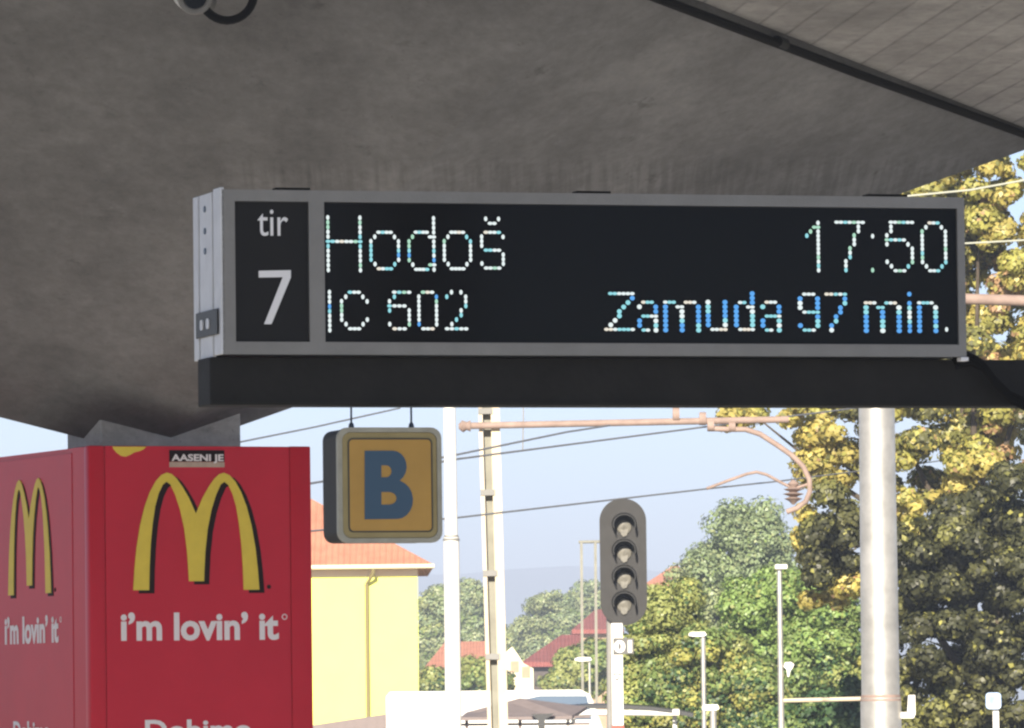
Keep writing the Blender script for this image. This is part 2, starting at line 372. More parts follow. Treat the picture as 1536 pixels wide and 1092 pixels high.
mb = MB(); mb.box(SF, SW - 0.018, SW + 0.005, -0.004, 0.03, -0.012, -0.001, bev=0.002); mb.build('corner_clip', M['white_print'], dd)
# ---- lettering: printed glyphs from the built-in font, one mesh per letter
def text_islands(body, offset=0.0):
    cu = bpy.data.curves.new('text', 'FONT'); cu.body = body; cu.size = 1.0; cu.offset = offset; cu.resolution_u = 4
    o = bpy.data.objects.new('text', cu); sc.collection.objects.link(o); bpy.context.view_layer.update()
    me = bpy.data.meshes.new_from_object(o.evaluated_get(bpy.context.evaluated_depsgraph_get()))
    bm = bmesh.new(); bm.from_mesh(me); bpy.data.objects.remove(o); bpy.data.curves.remove(cu); bpy.data.meshes.remove(me)
    bmesh.ops.remove_doubles(bm, verts=bm.verts[:], dist=1e-5)
    seen = set(); isl = []
    for v in bm.verts:
        if v in seen: continue
        st = [v]; seen.add(v); comp = []
        while st:
            x = st.pop(); comp.append(x)
            for e in x.link_edges:
                y = e.other_vert(x)
                if y not in seen: seen.add(y); st.append(y)
        isl.append(comp)
    out = []
    for comp in isl:
        idx = {v: i for i, v in enumerate(comp)}
        fs = [[idx[v] for v in f.verts] for f in bm.faces if f.verts[0] in idx]
        if fs: out.append([[(v.co.x, v.co.y) for v in comp], fs])
    bm.free()
    # merge islands that overlap in x (dots of i)
    out.sort(key=lambda c: min(p[0] for p in c[0])); res = []
    for c in out:
        x0, x1 = min(p[0] for p in c[0]), max(p[0] for p in c[0])
        if res:
            q = res[-1]; y0, y1 = min(p[0] for p in q[0]), max(p[0] for p in q[0])
            if min(x1, y1) - max(x0, y0) > 0.5 * min(x1 - x0, y1 - y0):
                k = len(q[0]); q[0] += c[0]; q[1] += [[i + k for i in f] for f in c[1]]; continue
        res.append(c)
    return res
def lettering(body, fr, a0, a1, c0, c1, b, m, parent, name='letter', offset=0.0, thick=0.002):
    isl = text_islands(body, offset)
    X0 = min(p[0] for c in isl for p in c[0]); X1 = max(p[0] for c in isl for p in c[0])
    Y0 = min(p[1] for c in isl for p in c[0]); Y1 = max(p[1] for c in isl for p in c[0])
    for pts, fs in isl:
        q = [(a0 + (x - X0) / (X1 - X0) * (a1 - a0), c0 + (y - Y0) / (Y1 - Y0) * (c1 - c0)) for x, y in pts]
        mb = MB(); n = len(q)
        edges = {}
        for f in fs:
            for i in range(len(f)):
                e = (f[i], f[(i + 1) % len(f)]); edges[e] = 1
        allf = [tuple(f) for f in fs] + [tuple(i + n for i in reversed(f)) for f in fs]
        for (i, j) in edges:
            if (j, i) not in edges: allf.append((i, j, j + n, i + n))
        mb.add([fr(x, b, y) for x, y in q] + [fr(x, b + thick, y) for x, y in q], allf)
        mb.build(name, m, parent)
a0, c1 = SF.px(387, 314); a1, c0 = SF.px(433, 354)
lettering('tir', SF, a0, a1, c0, c1, 0.0055, M['white_print'], trk, offset=0.0)
P = lambda x, y: SF.px(x, y)
seven = [P(389, 406), P(437, 405), P(437, 416), P(408, 486), P(397, 486), P(425, 415.5), P(389, 416)]
mb = MB(); mb.prism(SF, seven, 0.0055, 0.0078); mb.build('numeral', M['white_print'], trk)
# ---- LED dots
LED = [emis('led_white', (0.90, 1.0, 1.0), 0.35), emis('led_cyan', (0.35, 0.86, 0.95), 0.32), emis('led_blue', (0.10, 0.42, 0.95), 0.35), emis('led_warm', (1.0, 0.92, 0.78), 0.33), emis('led_green', (0.55, 0.95, 0.72), 0.29)]
G = {
 'H': ["X......X"] * 5 + ["XXXXXXXX"] + ["X......X"] * 6,
 'o': ["..XXXX..", ".X....X.", "X......X", "X......X", "X......X", "X......X", "X......X", ".X....X.", "..XXXX.."],
 'd': [".......X"] * 3 + ["..XXXX.X", ".X....XX"] + ["X......X"] * 5 + [".X....XX", "..XXXX.X"],
 's': [".X..X.", "..XX..", "......", ".XXXX.", "X....X", "X.....", "X.....", ".XXXX.", ".....X", ".....X", "X....X", ".XXXX."],
 'I': ["X"] * 9,
 'C': ["..XXX..", ".X...X.", "X.....X", "X......", "X......", "X......", "X.....X", ".X...X.", "..XXX.."],
 '5': [".XXXX", ".X...", "X....", "XXXX.", "X...X", "....X", "....X", "X...X", ".XXX."],
 '0': [".XXX.", "X...X", "X...X", "X...X", "X...X", "X...X", "X...X", "X...X", ".XXX."],
 '2': [".X.X.", "X...X", "....X", "....X", "...X.", "...X.", "..X..", ".X...", "XXXXX"],
 '1b': ["...X", "..XX", ".X.X", "X..X"] + ["...X"] * 8,
 '7b': ["XXXXXXX", ".....X.", ".....X.", "....X..", "....X..", "....X..", "...X...", "...X...", "...X...", "..X....", "..X....", "..X...."],
 ':': ["X", ".", ".", ".", ".", ".", ".", ".", "X"],
 '5b': [".XXXXXX", ".X.....", ".X.....", "X......", "XXXXX..", "X....X.", "......X", "......X", "......X", "X.....X", ".X...X.", "..XXX.."],
 '0b': ["..XXX..", ".X...X.", "X.....X"] + ["X.....X"] * 6 + ["X.....X", ".X...X.", "..XXX.."],
 'Z': [".XXXXXX", "......X", ".....X.", "....X..", "...X...", "...X...", "..X....", ".X.....", "XXXXXXX"],
 'a': [".XXX.", "X...X", "....X", ".XXXX", "X...X", "X...X", ".XX.X"],
 'm': ["XXX..XXX.", "X..XX...X", "X...X...X", "X...X...X", "X...X...X", "X...X...X", "X...X...X"],
 'u': ["X...X"] * 6 + [".XXXX"],
 'd2': ["....X", "....X", ".XX.X", "X..XX", "X...X", "X...X", "X...X", "X...X", ".XXXX"],
 '9': [".XXX.", "X...X", "X...X", "X...X", ".XXXX", "....X", "....X", "X...X", ".XXX."],
 '7': ["XXXXX", "....X", "....X", "...X.", "...X.", "..X..", "..X..", ".X...", ".X..."],
 'i': ["X", ".", "X", "X", "X", "X", "X", "X", "X"],
 'n': ["XXXX.", "X...X", "X...X", "X...X", "X...X", "X...X", "X...X"],
 '.': ["X"],
}
def led(gl, x0, x1, y0, y1, bold, tint):
    rows = G[gl]; nr, nc = len(rows), len(rows[0])
    A0, C1 = SF.px(x0, y0); A1, C0 = SF.px(x1, y1)
    if nc > 1: pa = (A1 - A0) / (nc - 1)
    else: pa = 0.0117
    pc_ = (C1 - C0) / (nr - 1) if nr > 1 else 0.0117
    mb = MB(); ph = random.random() * 6
    for r in range(nr):
        for c in range(nc):
            if rows[r][c] != 'X': continue
            a, z = A0 + c * pa, C1 - r * pc_
            hz = (c > 0 and rows[r][c - 1] == 'X') or (c < nc - 1 and rows[r][c + 1] == 'X')
            hw = 0.0070 if hz else 0.0048 * bold; hh = 0.0046 if hz else 0.0068
            t = math.sin(ph + r * 0.55 + c * 0.9) + random.uniform(-0.5, 0.5)
            if tint == 'b':
                mi = (2 if t < 0.25 else (1 if t < 0.9 else 0)) if not hz else (3 if t > 0.7 else (0 if t > -0.5 else 1))
            else:
                mi = (0 if t > -0.75 else (1 if t > -1.3 else 2)) if not hz else (3 if t > 1.0 else (0 if t > -0.7 else 1))
                if random.random() < 0.10: mi = 4
            n0 = []
            for k in range(8):
                an = R(22.5 + 45 * k); n0.append((a + hw * math.cos(an), z + hh * math.sin(an)))
            mb.add([SF(x, 0.0058, y) for x, y in n0], [tuple(range(8))], mi)
    mb.build('led_glyph', LED, scr)
for gl, x0, x1 in (('H', 492.5, 541.5),): led(gl, x0, x1, 326, 405, 1, 'w')
led('o', 557, 599, 348, 403, 1, 'w'); led('d', 614, 652, 327, 404, 1, 'w'); led('o', 667, 707, 348, 403, 1, 'w'); led('s', 723, 756, 328, 402, 1, 'w')
led('I', 495, 495, 438, 495, 1, 'w'); led('C', 513, 552, 438, 493, 1, 'w')
led('5', 585, 615, 438, 493, 1, 'w'); led('0', 629, 656, 438, 493, 1, 'w'); led('2', 671, 700, 438, 493, 1, 'w')
led('1b', 1211, 1229, 334, 405, 1.1, 'w'); led('7b', 1256, 1296, 333, 405, 1.1, 'w'); led('.', 1310, 1310, 354, 354, 1, 'w'); led('.', 1310, 1310, 405, 405, 1, 'w')
led('5b', 1331, 1370, 333, 406, 1.1, 'w'); led('0b', 1384, 1420, 334, 406, 1.1, 'w')
led('Z', 910, 950, 440, 494, 1.5, 'b'); led('a', 960, 985, 453, 495, 1.5, 'b'); led('m', 999, 1049, 453, 495, 1.6, 'b'); led('u', 1063, 1089, 453, 494, 1.6, 'b')
led('d2', 1105, 1130, 440, 494, 1.6, 'b'); led('a', 1145, 1170, 453, 495, 1.6, 'b')
led('9', 1201, 1228, 441, 495, 1.6, 'b'); led('7', 1241, 1269, 441, 495, 1.5, 'b')
led('m', 1300, 1350, 454, 496, 1.7, 'b'); led('i', 1365, 1365, 441, 496, 1.4, 'b'); led('n', 1380, 1405, 454, 496, 1.6, 'b'); led('.', 1421, 1421, 494, 494, 1, 'w')
# ------------------------------------------------------------------ beam that carries the display
bA0 = SF.px(315, 570, 0.09)[0]; bC0 = SF.px(700, 608, 0.09)[1]
bA1 = SF.px(1800, 570, 0.09)[0]
bmO = empty('support_beam', SF(bA1, 0.16, -SP.z), 'dark steel beam under the departure display', 'beam')
mb = MB(); mb.box(SF, bA0, bA1 + 0.1, 0.09, 0.23, bC0, -0.003, bev=0.004); mb.build('beam', M['beam'], bmO)
mb = MB(); mb.box(SF, bA1 - 0.03, bA1 + 0.09, 0.10, 0.22, -SP.z, bC0 - 0.001, bev=0.004); mb.build('post', M['beam'], bmO)
mb = MB(); mb.box(SF, bA0 + 0.002, bA1, 0.086, 0.0895, bC0 + 0.006, bC0 + 0.012); mb.build('edge_flange', M['beam'], bmO)
# black cables leaving the display at its right end
for k, (dy, r_) in enumerate(((0, 0.010), (7, 0.007), (14, 0.006))):
    pts = [SF(*(lambda q: (q[0], 0.06 - 0.012 * k, q[1]))(SF.px(x, y + dy, 0.06))) for x, y in ((1430, 538), (1452, 532), (1470, 542), (1490, 568), (1512, 590), (1545, 606), (1600, 612), (1680, 600))]
    mb = MB(); mb.tube(pts, r_, 8)
    tag(mb.build('power_cable', M['black'], None, smooth=True, origin=pts[0]), ['thick black cable curving off the right end of the display', 'thinner black cable just under the thick one beside the display', 'lowest thin black cable drooping across the dark beam'][k], 'cable', 'cables at the display end')
# ------------------------------------------------------------------ yellow letter sign hanging under the beam
M['b_body'] = mat('sign_case_dark', (0.022, 0.020, 0.020), 0.6, spec=0.25, var=0.2)
M['b_rim'] = mat('sign_rim', (0.36, 0.345, 0.28), 0.5, var=0.15, scale=20)
M['b_border'] = mat('sign_border_tan', (0.33, 0.265, 0.12), 0.5, spec=0.3, var=0.12, scale=9)
M['b_line'] = mat('sign_line', (0.055, 0.05, 0.035), 0.5)
M['b_field'] = mat('sign_field_amber', (0.47, 0.275, 0.065), 0.5, spec=0.3, var=0.10, scale=7)
M['b_blue'] = mat('sign_letter_blue', (0.045, 0.092, 0.15), 0.5, spec=0.3)
bb0 = 0.075; bb1 = 0.245
ba0, bc1 = SF.px(506, 641, bb0); ba1, bc0 = SF.px(664, 814, bb0)
bs = empty('letter_sign', SF((ba0 + ba1) / 2, 0.16, bc0), 'square amber lightbox with blue letter B hanging under the beam', 'sign')
mb = MB(); mb.prism(SF, rrect(ba0 + .003, ba1 - .003, bc0 + .003, bc1 - .003, 0.028), bb0 + 0.018, bb1); mb.build('case', M['b_body'], bs)
mb = MB(); ring_prism(mb, SF, rrect(ba0, ba1, bc0, bc1, 0.03), rrect(ba0 + .013, ba1 - .013, bc0 + .013, bc1 - .013, 0.024), bb0, bb0 + 0.017); mb.build('rim', M['b_rim'], bs)
mb = MB(); mb.prism(SF, rrect(ba0 + .014, ba1 - .014, bc0 + .014, bc1 - .014, 0.023), bb0 + 0.003, bb0 + 0.017); fld = mb.build('face_plate', M['b_border'], bs)
mb = MB(); ring_prism(mb, SF, rrect(ba0 + .029, ba1 - .026, bc0 + .029, bc1 - .029, 0.014), rrect(ba0 + .033, ba1 - .030, bc0 + .033, bc1 - .033, 0.011), bb0 + 0.0005, bb0 + 0.003); mb.build('outline', M['b_line'], fld)
mb = MB(); mb.prism(SF, rrect(ba0 + .0335, ba1 - .0305, bc0 + .0335, bc1 - .0335, 0.0105), bb0 + 0.001, bb0 + 0.003); mb.build('field', M['b_field'], fld)
def letterB(mb, fr, b0, b1):
    q = lambda x, y: fr.px(x, y, bb0)
    # outer outline and the two counters, joined by a cut through the stem's right edge
    def arc(cx, cy, rx, ry, t0, t1, n=8): return [(cx + rx * math.cos(R(t0 + (t1 - t0) * i / n)), cy - ry * math.sin(R(t0 + (t1 - t0) * i / n))) for i in range(n + 1)]
    bm = bmesh.new()
    outer = [(547, 779), (547, 676)] + arc(589, 700, 21, 24, 90, -60) + arc(596, 750, 23.5, 28.5, 60, -90) 
    h1 = [(572, 716), (572, 698)] + arc(579, 707, 8.5, 9, 90, -90)
    h2 = [(572, 757), (572, 738)] + arc(583, 747.5, 12, 9.5, 90, -90)
    es = []
    for lp in (outer, h1, h2):
        vs_ = [bm.verts.new((x, y, 0)) for x, y in lp]
        es += [bm.edges.new((vs_[i], vs_[(i + 1) % len(vs_)])) for i in range(len(vs_))]
    bmesh.ops.triangle_fill(bm, use_beauty=True, use_dissolve=False, edges=es)
    bm.verts.index_update(); pts = [q(v.co.x, v.co.y) for v in bm.verts]; n = len(pts)
    fs = [tuple(v.index for v in f.verts) for f in bm.faces]
    bnd = [(e.verts[0].index, e.verts[1].index) for e in bm.edges if len(e.link_faces) == 1]
    mb.add([fr(a, b0, c) for a, c in pts] + [fr(a, b1, c) for a, c in pts], fs + [tuple(i + n for i in reversed(f)) for f in fs] + [(i, j, j + n, i + n) for i, j in bnd])
    bm.free()
mb = MB(); letterB(mb, SF, bb0 - 0.0005, bb0 + 0.001); mb.build('letter', M['b_blue'], fld)
for x in (527, 617):
    a = SF.px(x, 640, 0.16)[0]
    mb = MB(); mb.tube([SF(a, 0.16, bc1 - 0.004), SF(a, 0.16, bc1 + 0.012), SF(a, 0.16, bc1 + 0.018), SF(a, 0.16, bC0 + 0.004)], [0.009, 0.007, 0.0028, 0.0028], 8); mb.build('hanger', M['screw'], bs, smooth=True)
# ------------------------------------------------------------------ red advertising cladding round the column
def red(name, col):
    m = mat(name, col, 0.30, spec=0.12, var=0.06, scale=3, coat=0.0); return m
M['red'] = red('red_panel', (0.57, 0.019, 0.043)); M['red2'] = red('red_frame', (0.57, 0.017, 0.037))
M['gold'] = mat('golden_print', (0.78, 0.59, 0.075), 0.5, spec=0.2, var=0.08, scale=8)
M['gold_hi'] = mat('golden_print_ridge', (0.66, 0.54, 0.12), 0.4)
M['drop'] = mat('printed_shade', (0.015, 0.004, 0.004), 0.6, spec=0.1)
M['pale'] = mat('pale_print', (0.82, 0.76, 0.78), 0.5, spec=0.2)
KW, KD = KF.px(466, 668)[0], 2.05
KT = KC.z
ad = empty('advertising_box', KF(KW / 2, KD / 2, 0), 'red fast food advertising box wrapped round the concrete column', 'advertising box')
mb = MB(); mb.box(KF, 0.012, KW - 0.012, 0.012, KD - 0.012, 0.02, KT - 0.004); mb.build('core', M['red2'], ad)
pw = KF.px(157, 700)[0]; pr_ = KF.px(434, 700)[0]
mb = MB(); mb.box(KF, 0.0, pw, 0.0, pw, 0.0, KT, bev=0.012); mb.build('corner_post', M['red2'], ad, smooth=True)
mb = MB(); mb.box(KF, pr_ + 0.004, KW, 0.0, 0.06, 0.0, KT, bev=0.008); mb.build('corner_post', M['red2'], ad, smooth=True)
mb = MB(); mb.box(KF, pw + 0.003, pr_, 0.004, 0.0115, 0.03, KT - 0.002, bev=0.002); fp = mb.build('poster_panel', M['red'], ad)
KL = KF.left(KF(0, 0, 0))
mb = MB(); mb.box(KL, -KD + 0.10, -pw - 0.20, 0.002, 0.0115, 0.03, KT - 0.03, bev=0.002); lp_ = mb.build('poster_panel', M['red'], ad)
mb = MB(); mb.box(KL, -pw - 0.195, -pw - 0.003, 0.005, 0.0115, 0.0, KT - 0.003, bev=0.002); mb.build('trim_strip', M['red2'], ad)
mb = MB(); mb.box(KL, -KD, -KD + 0.095, 0.0, 0.06, 0.0, KT, bev=0.008); mb.build('corner_post', M['red2'], ad, smooth=True)
# arches in zoom units (x 160..950, y 288..1025, 4.2 per photo pixel), symmetric about 553
def arches():
    o1 = [(160, 1025), (168, 900), (182, 760), (205, 620), (235, 500), (268, 410), (305, 342), (340, 303), (375, 288), (405, 297), (435, 325), (470, 375), (510, 445), (553, 545)]
    i1 = [(258, 1025), (262, 880), (270, 740), (283, 610), (300, 500), (322, 420), (348, 365), (372, 345), (396, 362), (425, 425), (455, 520), (480, 640), (496, 780), (503, 900), (506, 970)]
    mir = lambda l: [(1106 - x, y) for x, y in reversed(l)]
    return o1 + mir(o1)[1:] + mir(i1)[0:0] + [] , o1, i1, mir
def arch_poly():
    _, o1, i1, mir = arches()
    return o1 + mir(o1)[1:] + list(reversed(mir(i1))) [0:0] + [p for p in reversed(mir(i1)[::-1])][0:0] + [(1106 - x, y) for x, y in i1] + list(reversed(i1))
AP = arch_poly()
def fill_poly(mb, fr, pts, b0, b1, mi=0):
    bm = bmesh.new(); vs_ = [bm.verts.new((x, y, 0)) for x, y in pts]
    es = [bm.edges.new((vs_[i], vs_[(i + 1) % len(vs_)])) for i in range(len(vs_))]
    bmesh.ops.triangle_fill(bm, use_beauty=True, use_dissolve=False, edges=es); bm.verts.index_update()
    n = len(pts); fs = [tuple(v.index for v in f.verts) for f in bm.faces]; bm.free()
    mb.add([fr(a, b0, c) for a, c in pts] + [fr(a, b1, c) for a, c in pts], fs + [tuple(i + n for i in reversed(f)) for f in fs] + [(i, (i + 1) % n, (i + 1) % n + n, i + n) for i in range(n)])
def poster(fr, parent, ac, face_b, extras):
    """artwork about the centre line a = ac; sizes taken from the right-hand poster"""
    pxm = (KF.px(388, 885)[0] - KF.px(198, 885)[0]) / (950 - 160)
    zt = KF.px(295, 709)[1]; zb = KF.px(295, 885)[1]; zs = (zt - zb) / (1025 - 288)
    T = lambda x, y, dx=0, dy=0: (ac + (x + dx - 553) * pxm, zt - (y + dy - 288) * zs)
    mb = MB(); fill_poly(mb, fr, [T(x, y, 34, 20) for x, y in AP], face_b - 0.0025, face_b + 0.0005); mb.build('arch_shade', M['drop'], parent)
    mb = MB(); fill_poly(mb, fr, [T(x, y) for x, y in AP], face_b - 0.006, face_b + 0.0005); mb.build('arches', M['gold'], parent)
    # raised ridge along each arch
    _, o1, i1, mir = arches()
    mid = [(o1[min(len(o1) - 1, k)][0] * 0.55 + i1[min(len(i1) - 1, k)][0] * 0.45, o1[min(len(o1) - 1, k)][1] * 0.5 + i1[min(len(i1) - 1, k)][1] * 0.5) for k in range(0, 13)]
    sl0 = KF.px(181, 960)[0] - KF.px(295, 960)[0]; sl1 = KF.px(418, 960)[0] - KF.px(295, 960)[0]
    z1 = KF.px(295, 918)[1]; z0 = KF.px(295, 961)[1]
    lettering("i\u2019m lovin\u2019 it", fr, ac + sl0, ac + sl1, z0, z1, face_b - 0.003, M['pale'], parent, offset=0.032)
    mb = MB(); a_ = ac + sl1 + 0.035; ring_prism(mb, fr, rrect(a_ - .016, a_ + .016, z1 - .045, z1 - .013, .0155), rrect(a_ - .011, a_ + .011, z1 - .040, z1 - .018, .0105), face_b - 0.002, face_b + 0.0005); mb.build('mark_ring', M['pale'], parent)
    a_ = ac + (KF.px(404, 880)[0] - KF.px(295, 880)[0]); mb = MB(); mb.prism(fr, rrect(a_ - .012, a_ + .012, zb + .004, zb + .028, .0115), face_b - .002, face_b + .0005); mb.build('mark_dot', M['drop'], parent)
    d0 = KF.px(216, 1080)[0] - KF.px(295, 1080)[0]; d1 = KF.px(376, 1080)[0] - KF.px(295, 1080)[0]
    zt2 = KF.px(295, 1079)[1]
    lettering('Dobimo', fr, ac + d0, ac + d1, zt2 - 0.115, zt2, face_b - 0.003, M['pale'], parent, offset=0.026)
poster(KF, fp, KF.px(294, 800)[0], 0.004, True)
poster(KL, lp_, -(1.00), 0.002, False)
# golden splash and small sticker at the top of the right-hand poster
sp = [KF.px(x, y) for x, y in ((169, 668.5), (170, 673), (175, 679), (182, 684), (189, 685), (196, 682), (202, 678.5), (209, 677), (215, 674.5), (220, 669.5), (220, 668.5))]
sp = [(a, min(c, KT - 0.006)) for a, c in sp]
mb = MB(); fill_poly(mb, KF, sp, 0.0015, 0.0045); mb.build('golden_splash', M['gold'], fp)
st0, sc1 = KF.px(254, 675); st1, sc0 = KF.px(337, 701)
M['tan'] = mat('sticker_tan', (0.50, 0.36, 0.28), 0.5, var=0.15, scale=30)
mb = MB(); mb.box(KF, st0, st1, 0.0010, 0.0042, sc0 + 0.030, sc1); stk = mb.build('sticker', M['drop'], fp)
mb = MB(); mb.box(KF, st0, st1, 0.0012, 0.0042, sc0, sc0 + 0.0285); mb.build('sticker_base', M['tan'], fp)
lettering('AASENI JE', KF, st0 + 0.012, st1 - 0.006, sc0 + 0.022, sc1 - 0.022, -0.0008, M['pale'], stk, offset=0.03, thick=0.0015)
# ------------------------------------------------------------------ camera and cable loop under the slab, top edge of the view
cv = at(318, 4, E_near.y - 1.3)
cc = empty('security_camera', (cv.x, cv.y, slab_z(cv)), 'white security camera with round grey lens ring hanging from the roof', 'camera')
yd = cv.y
c0_ = at(293, -3, yd)
mb = MB(); mb.tube([c0_ + Vector((0.02, 0.34, 0.02)), c0_ + Vector((0.0, 0.06, 0.0)), c0_ + Vector((0, -0.02, 0))], [0.055, 0.062, 0.062], 20); mb.build('housing', M['dark_hole'], cc, smooth=True)
mb = MB(); ring_ = [c0_ + Vector((0.062 * math.cos(t), -0.03, 0.062 * math.sin(t))) for t in [2 * math.pi * i / 24 for i in range(25)]]; mb.tube(ring_, 0.013, 8, caps=False); mb.build('lens_ring', M['bezel'], cc, smooth=True)
mb = MB(); mb.tube([c0_ + Vector((0, -0.022, 0)), c0_ + Vector((0, -0.027, 0))], 0.05, 20); mb.build('lens', M['screen'], cc)
p = at(263, 3, yd); mb = MB(); mb.prism(Frame(p, 0), [(-0.02, 0.09), (0.055, 0.09), (0.055, -0.045), (0.03, -0.03), (0.0, 0.0), (-0.02, 0.03)], -0.02, 0.06); mb.build('sun_shield', M['white_print'], cc)
mb = MB(); mb.tube([c0_ + Vector((0.02, 0.2, 0.05)), Vector((c0_.x + 0.02, c0_.y + 0.2, slab_z(cv)))], 0.018, 8); mb.build('mount', M['white_print'], cc, smooth=True)
c1_ = at(341, -9, yd)
lp2 = [c1_ + Vector((0.112 * math.cos(t), 0.0, 0.112 * math.sin(t))) for t in [R(a) for a in range(125, 416, 12)]]
lp2 = [Vector((lp2[0].x, lp2[0].y, slab_z(cv)))] + lp2 + [Vector((lp2[-1].x, lp2[-1].y, slab_z(cv)))]
mb = MB(); mb.tube(lp2, 0.019, 8); tag(mb.build('cable_loop', M['black'], None, smooth=True, origin=lp2[0]), 'loop of thick black cable hanging beside the security camera', 'cable')
# === BEYOND
# ================================================================== beyond the platform
def bar(mb, p0, p1, wx, dy, mi=0):
    """upright or leaning rectangular bar: width along X, depth along Y"""
    vv = []
    for p in (p0, p1):
        for sx, sy in ((-1, -1), (1, -1), (1, 1), (-1, 1)): vv.append(Vector(p) + Vector((sx * wx / 2, sy * dy / 2, 0)))
    mb.add(vv, [(0, 3, 2, 1), (4, 5, 6, 7)] + [(i, (i + 1) % 4, (i + 1) % 4 + 4, i + 4) for i in range(4)], mi)
GZ = -0.4
def foot(px, Y, py=1092):
    """ground point under the thing seen at px on the lower picture edge"""
    p = at(px, py, Y); return Vector((p.x, p.y, GZ))
M['galv'] = mat('galvanised_steel', (0.58, 0.55, 0.50), 0.38, 0.72, var=0.25, scale=5, bump=0.05, bscale=9)
M['white_paint'] = mat('white_paint', (0.70, 0.68, 0.64), 0.5, var=0.06, scale=2)
M['cream_paint'] = mat('cream_paint', (0.56, 0.46, 0.33), 0.6, var=0.14, scale=3)
M['mast_grey'] = mat('mast_grey', (0.22, 0.215, 0.18), 0.8, var=0.2, scale=4)
M['rust'] = mat('rusty_tube', (0.27, 0.195, 0.165), 0.8, var=0.25, scale=6)
M['wire'] = mat('wire_grey', (0.22, 0.22, 0.23), 0.7)
M['wire_pale'] = mat('wire_pale', (0.35, 0.36, 0.30), 0.6)
M['grey_paint'] = mat('grey_paint', (0.20, 0.195, 0.185), 0.7, var=0.1)
M['sig_face'] = mat('signal_face', (0.041, 0.040, 0.040), 0.75, spec=0.25, var=0.10, scale=8)
M['plate_grey'] = mat('plate_grey', (0.085, 0.083, 0.082), 0.6)
M['sig_dark'] = mat('signal_black', (0.012, 0.012, 0.012), 0.7)
M['sig_lens'] = mat('signal_lens', (0.15, 0.142, 0.122), 0.55, var=0.35, scale=22)
M['signal_red'] = mat('signal_red', (0.5, 0.06, 0.04), 0.5)
M['bark'] = mat('bark', (0.075, 0.058, 0.042), 0.95, var=0.4, scale=5, bump=0.6, bscale=14)
# ---- steel pole
pp0, pp1 = foot(1323, 55), at(1311, 330, 55)
sp_ = empty('steel_pole', pp0, 'thick shiny galvanised steel pole below the right half of the beam', 'pole')
yj = at(1321, 1046, 55)
mb = MB(); mb.tube([yj, yj.lerp(pp1, 0.5), pp1], [0.158, 0.150, 0.143], 32); mb.build('upper_tube', M['galv'], sp_, smooth=True)
mb = MB(); mb.tube([pp0, yj - UP * 0.004], [0.172, 0.168], 32); mb.build('lower_tube', M['galv'], sp_, smooth=True)
mb = MB(); mb.tube([yj - UP * 0.03, yj + UP * 0.02], [0.171, 0.162], 32); mb.build('joint_collar', M['rust'], sp_, smooth=True)
q = at(1350, 1072, 55); FR55 = Frame(q, 0)
mb = MB(); mb.prism(FR55, [(-0.06, -0.03), (0.11, -0.03), (0.125, 0.0), (0.125, 0.16), (0.07, 0.16), (0.06, 0.02), (-0.06, 0.02)], -0.03, 0.03); mb.build('bracket', M['white_paint'], sp_)
# ---- slim white pole
p0, p1 = foot(680, 62), at(673, 520, 62); pj = at(677, 806, 62)
wp = empty('white_pole', p0, 'slim bright white pole next to the hanging letter sign', 'pole')
mb = MB(); mb.tube([p0, pj], [0.078, 0.074], 20); mb.build('lower_tube', M['white_paint'], wp, smooth=True)
mb = MB(); mb.tube([pj + UP * 0.006, p1], [0.060, 0.056], 20); mb.build('upper_tube', M['white_paint'], wp, smooth=True)
mb = MB(); mb.tube([pj - UP * 0.03, pj + UP * 0.02], [0.082, 0.064], 20); mb.build('joint_collar', M['grey_paint'], wp, smooth=True)
# ---- overhead line mast with its cantilever
YM = 80.0
def lean(px_top, px_bot, Y, y0=615, y1=1092):
    a = at(px_top, y0, Y); b = at(px_bot, y1, Y); d_ = (a - b) / (a.z - b.z)
    bot = b + d_ * (GZ - b.z); top = a + d_ * 1.6; return bot, top
om = empty('overhead_line_mast', foot(742, YM), 'cream steel channel mast carrying the rusty cantilever arm', 'mast')
b_, t_ = lean(720.5, 734.5, YM); mb = MB(); bar(mb, b_, t_, 0.045, 0.16); mb.build('channel', M['cream_paint'], om)
b_, t_ = lean(742.5, 755.5, YM); mb = MB(); bar(mb, b_, t_, 0.105, 0.16); mb.build('channel', M['cream_paint'], om)
b_, t_ = lean(730.5, 744.5, YM); o_ = Vector((0, 0.06, 0)); mb = MB(); bar(mb, b_ + o_, t_ + o_, 0.11, 0.02); mb.build('web_plate', M['mast_grey'], om)
for y in (500, 617, 739, 860, 985, 1110):
    f = (y - 615) / (1092 - 615); c = at(728 + 14 * f, y, YM); mb = MB(); bar(mb, c - UP * 0.035 + Vector((0, -.09, 0)), c + UP * 0.035 + Vector((0, -.09, 0)), 0.17, 0.012); mb.build('batten', M['grey_paint'], om)
A = lambda x, y, Y=YM: at(x, y, Y - 0.14)
ca = empty('cantilever_arm', at(735, 637, YM - 0.14), 'rusty tube arm reaching right from the cream mast, with curved steady arm', 'cantilever')
mb = MB(); mb.tube([A(693, 639), A(1183, 629)], 0.041, 12); mb.build('main_tube', M['rust'], ca, smooth=True)
mb = MB(); mb.tube([A(688, 640), A(694, 639.5), A(700, 639), A(706, 639)], [0.03, 0.075, 0.05, 0.07], 12); mb.build('insulator', M['rust'], ca, smooth=True)
curve = [(1070, 643), (1095, 644), (1118, 644), (1140, 651), (1165, 667), (1188, 683), (1205, 700), (1214, 719), (1215, 737), (1209, 752), (1196, 762), (1180, 768)]
mb = MB(); mb.tube([A(x, y) for x, y in curve], 0.033, 10); mb.build('curved_arm', M['rust'], ca, smooth=True)
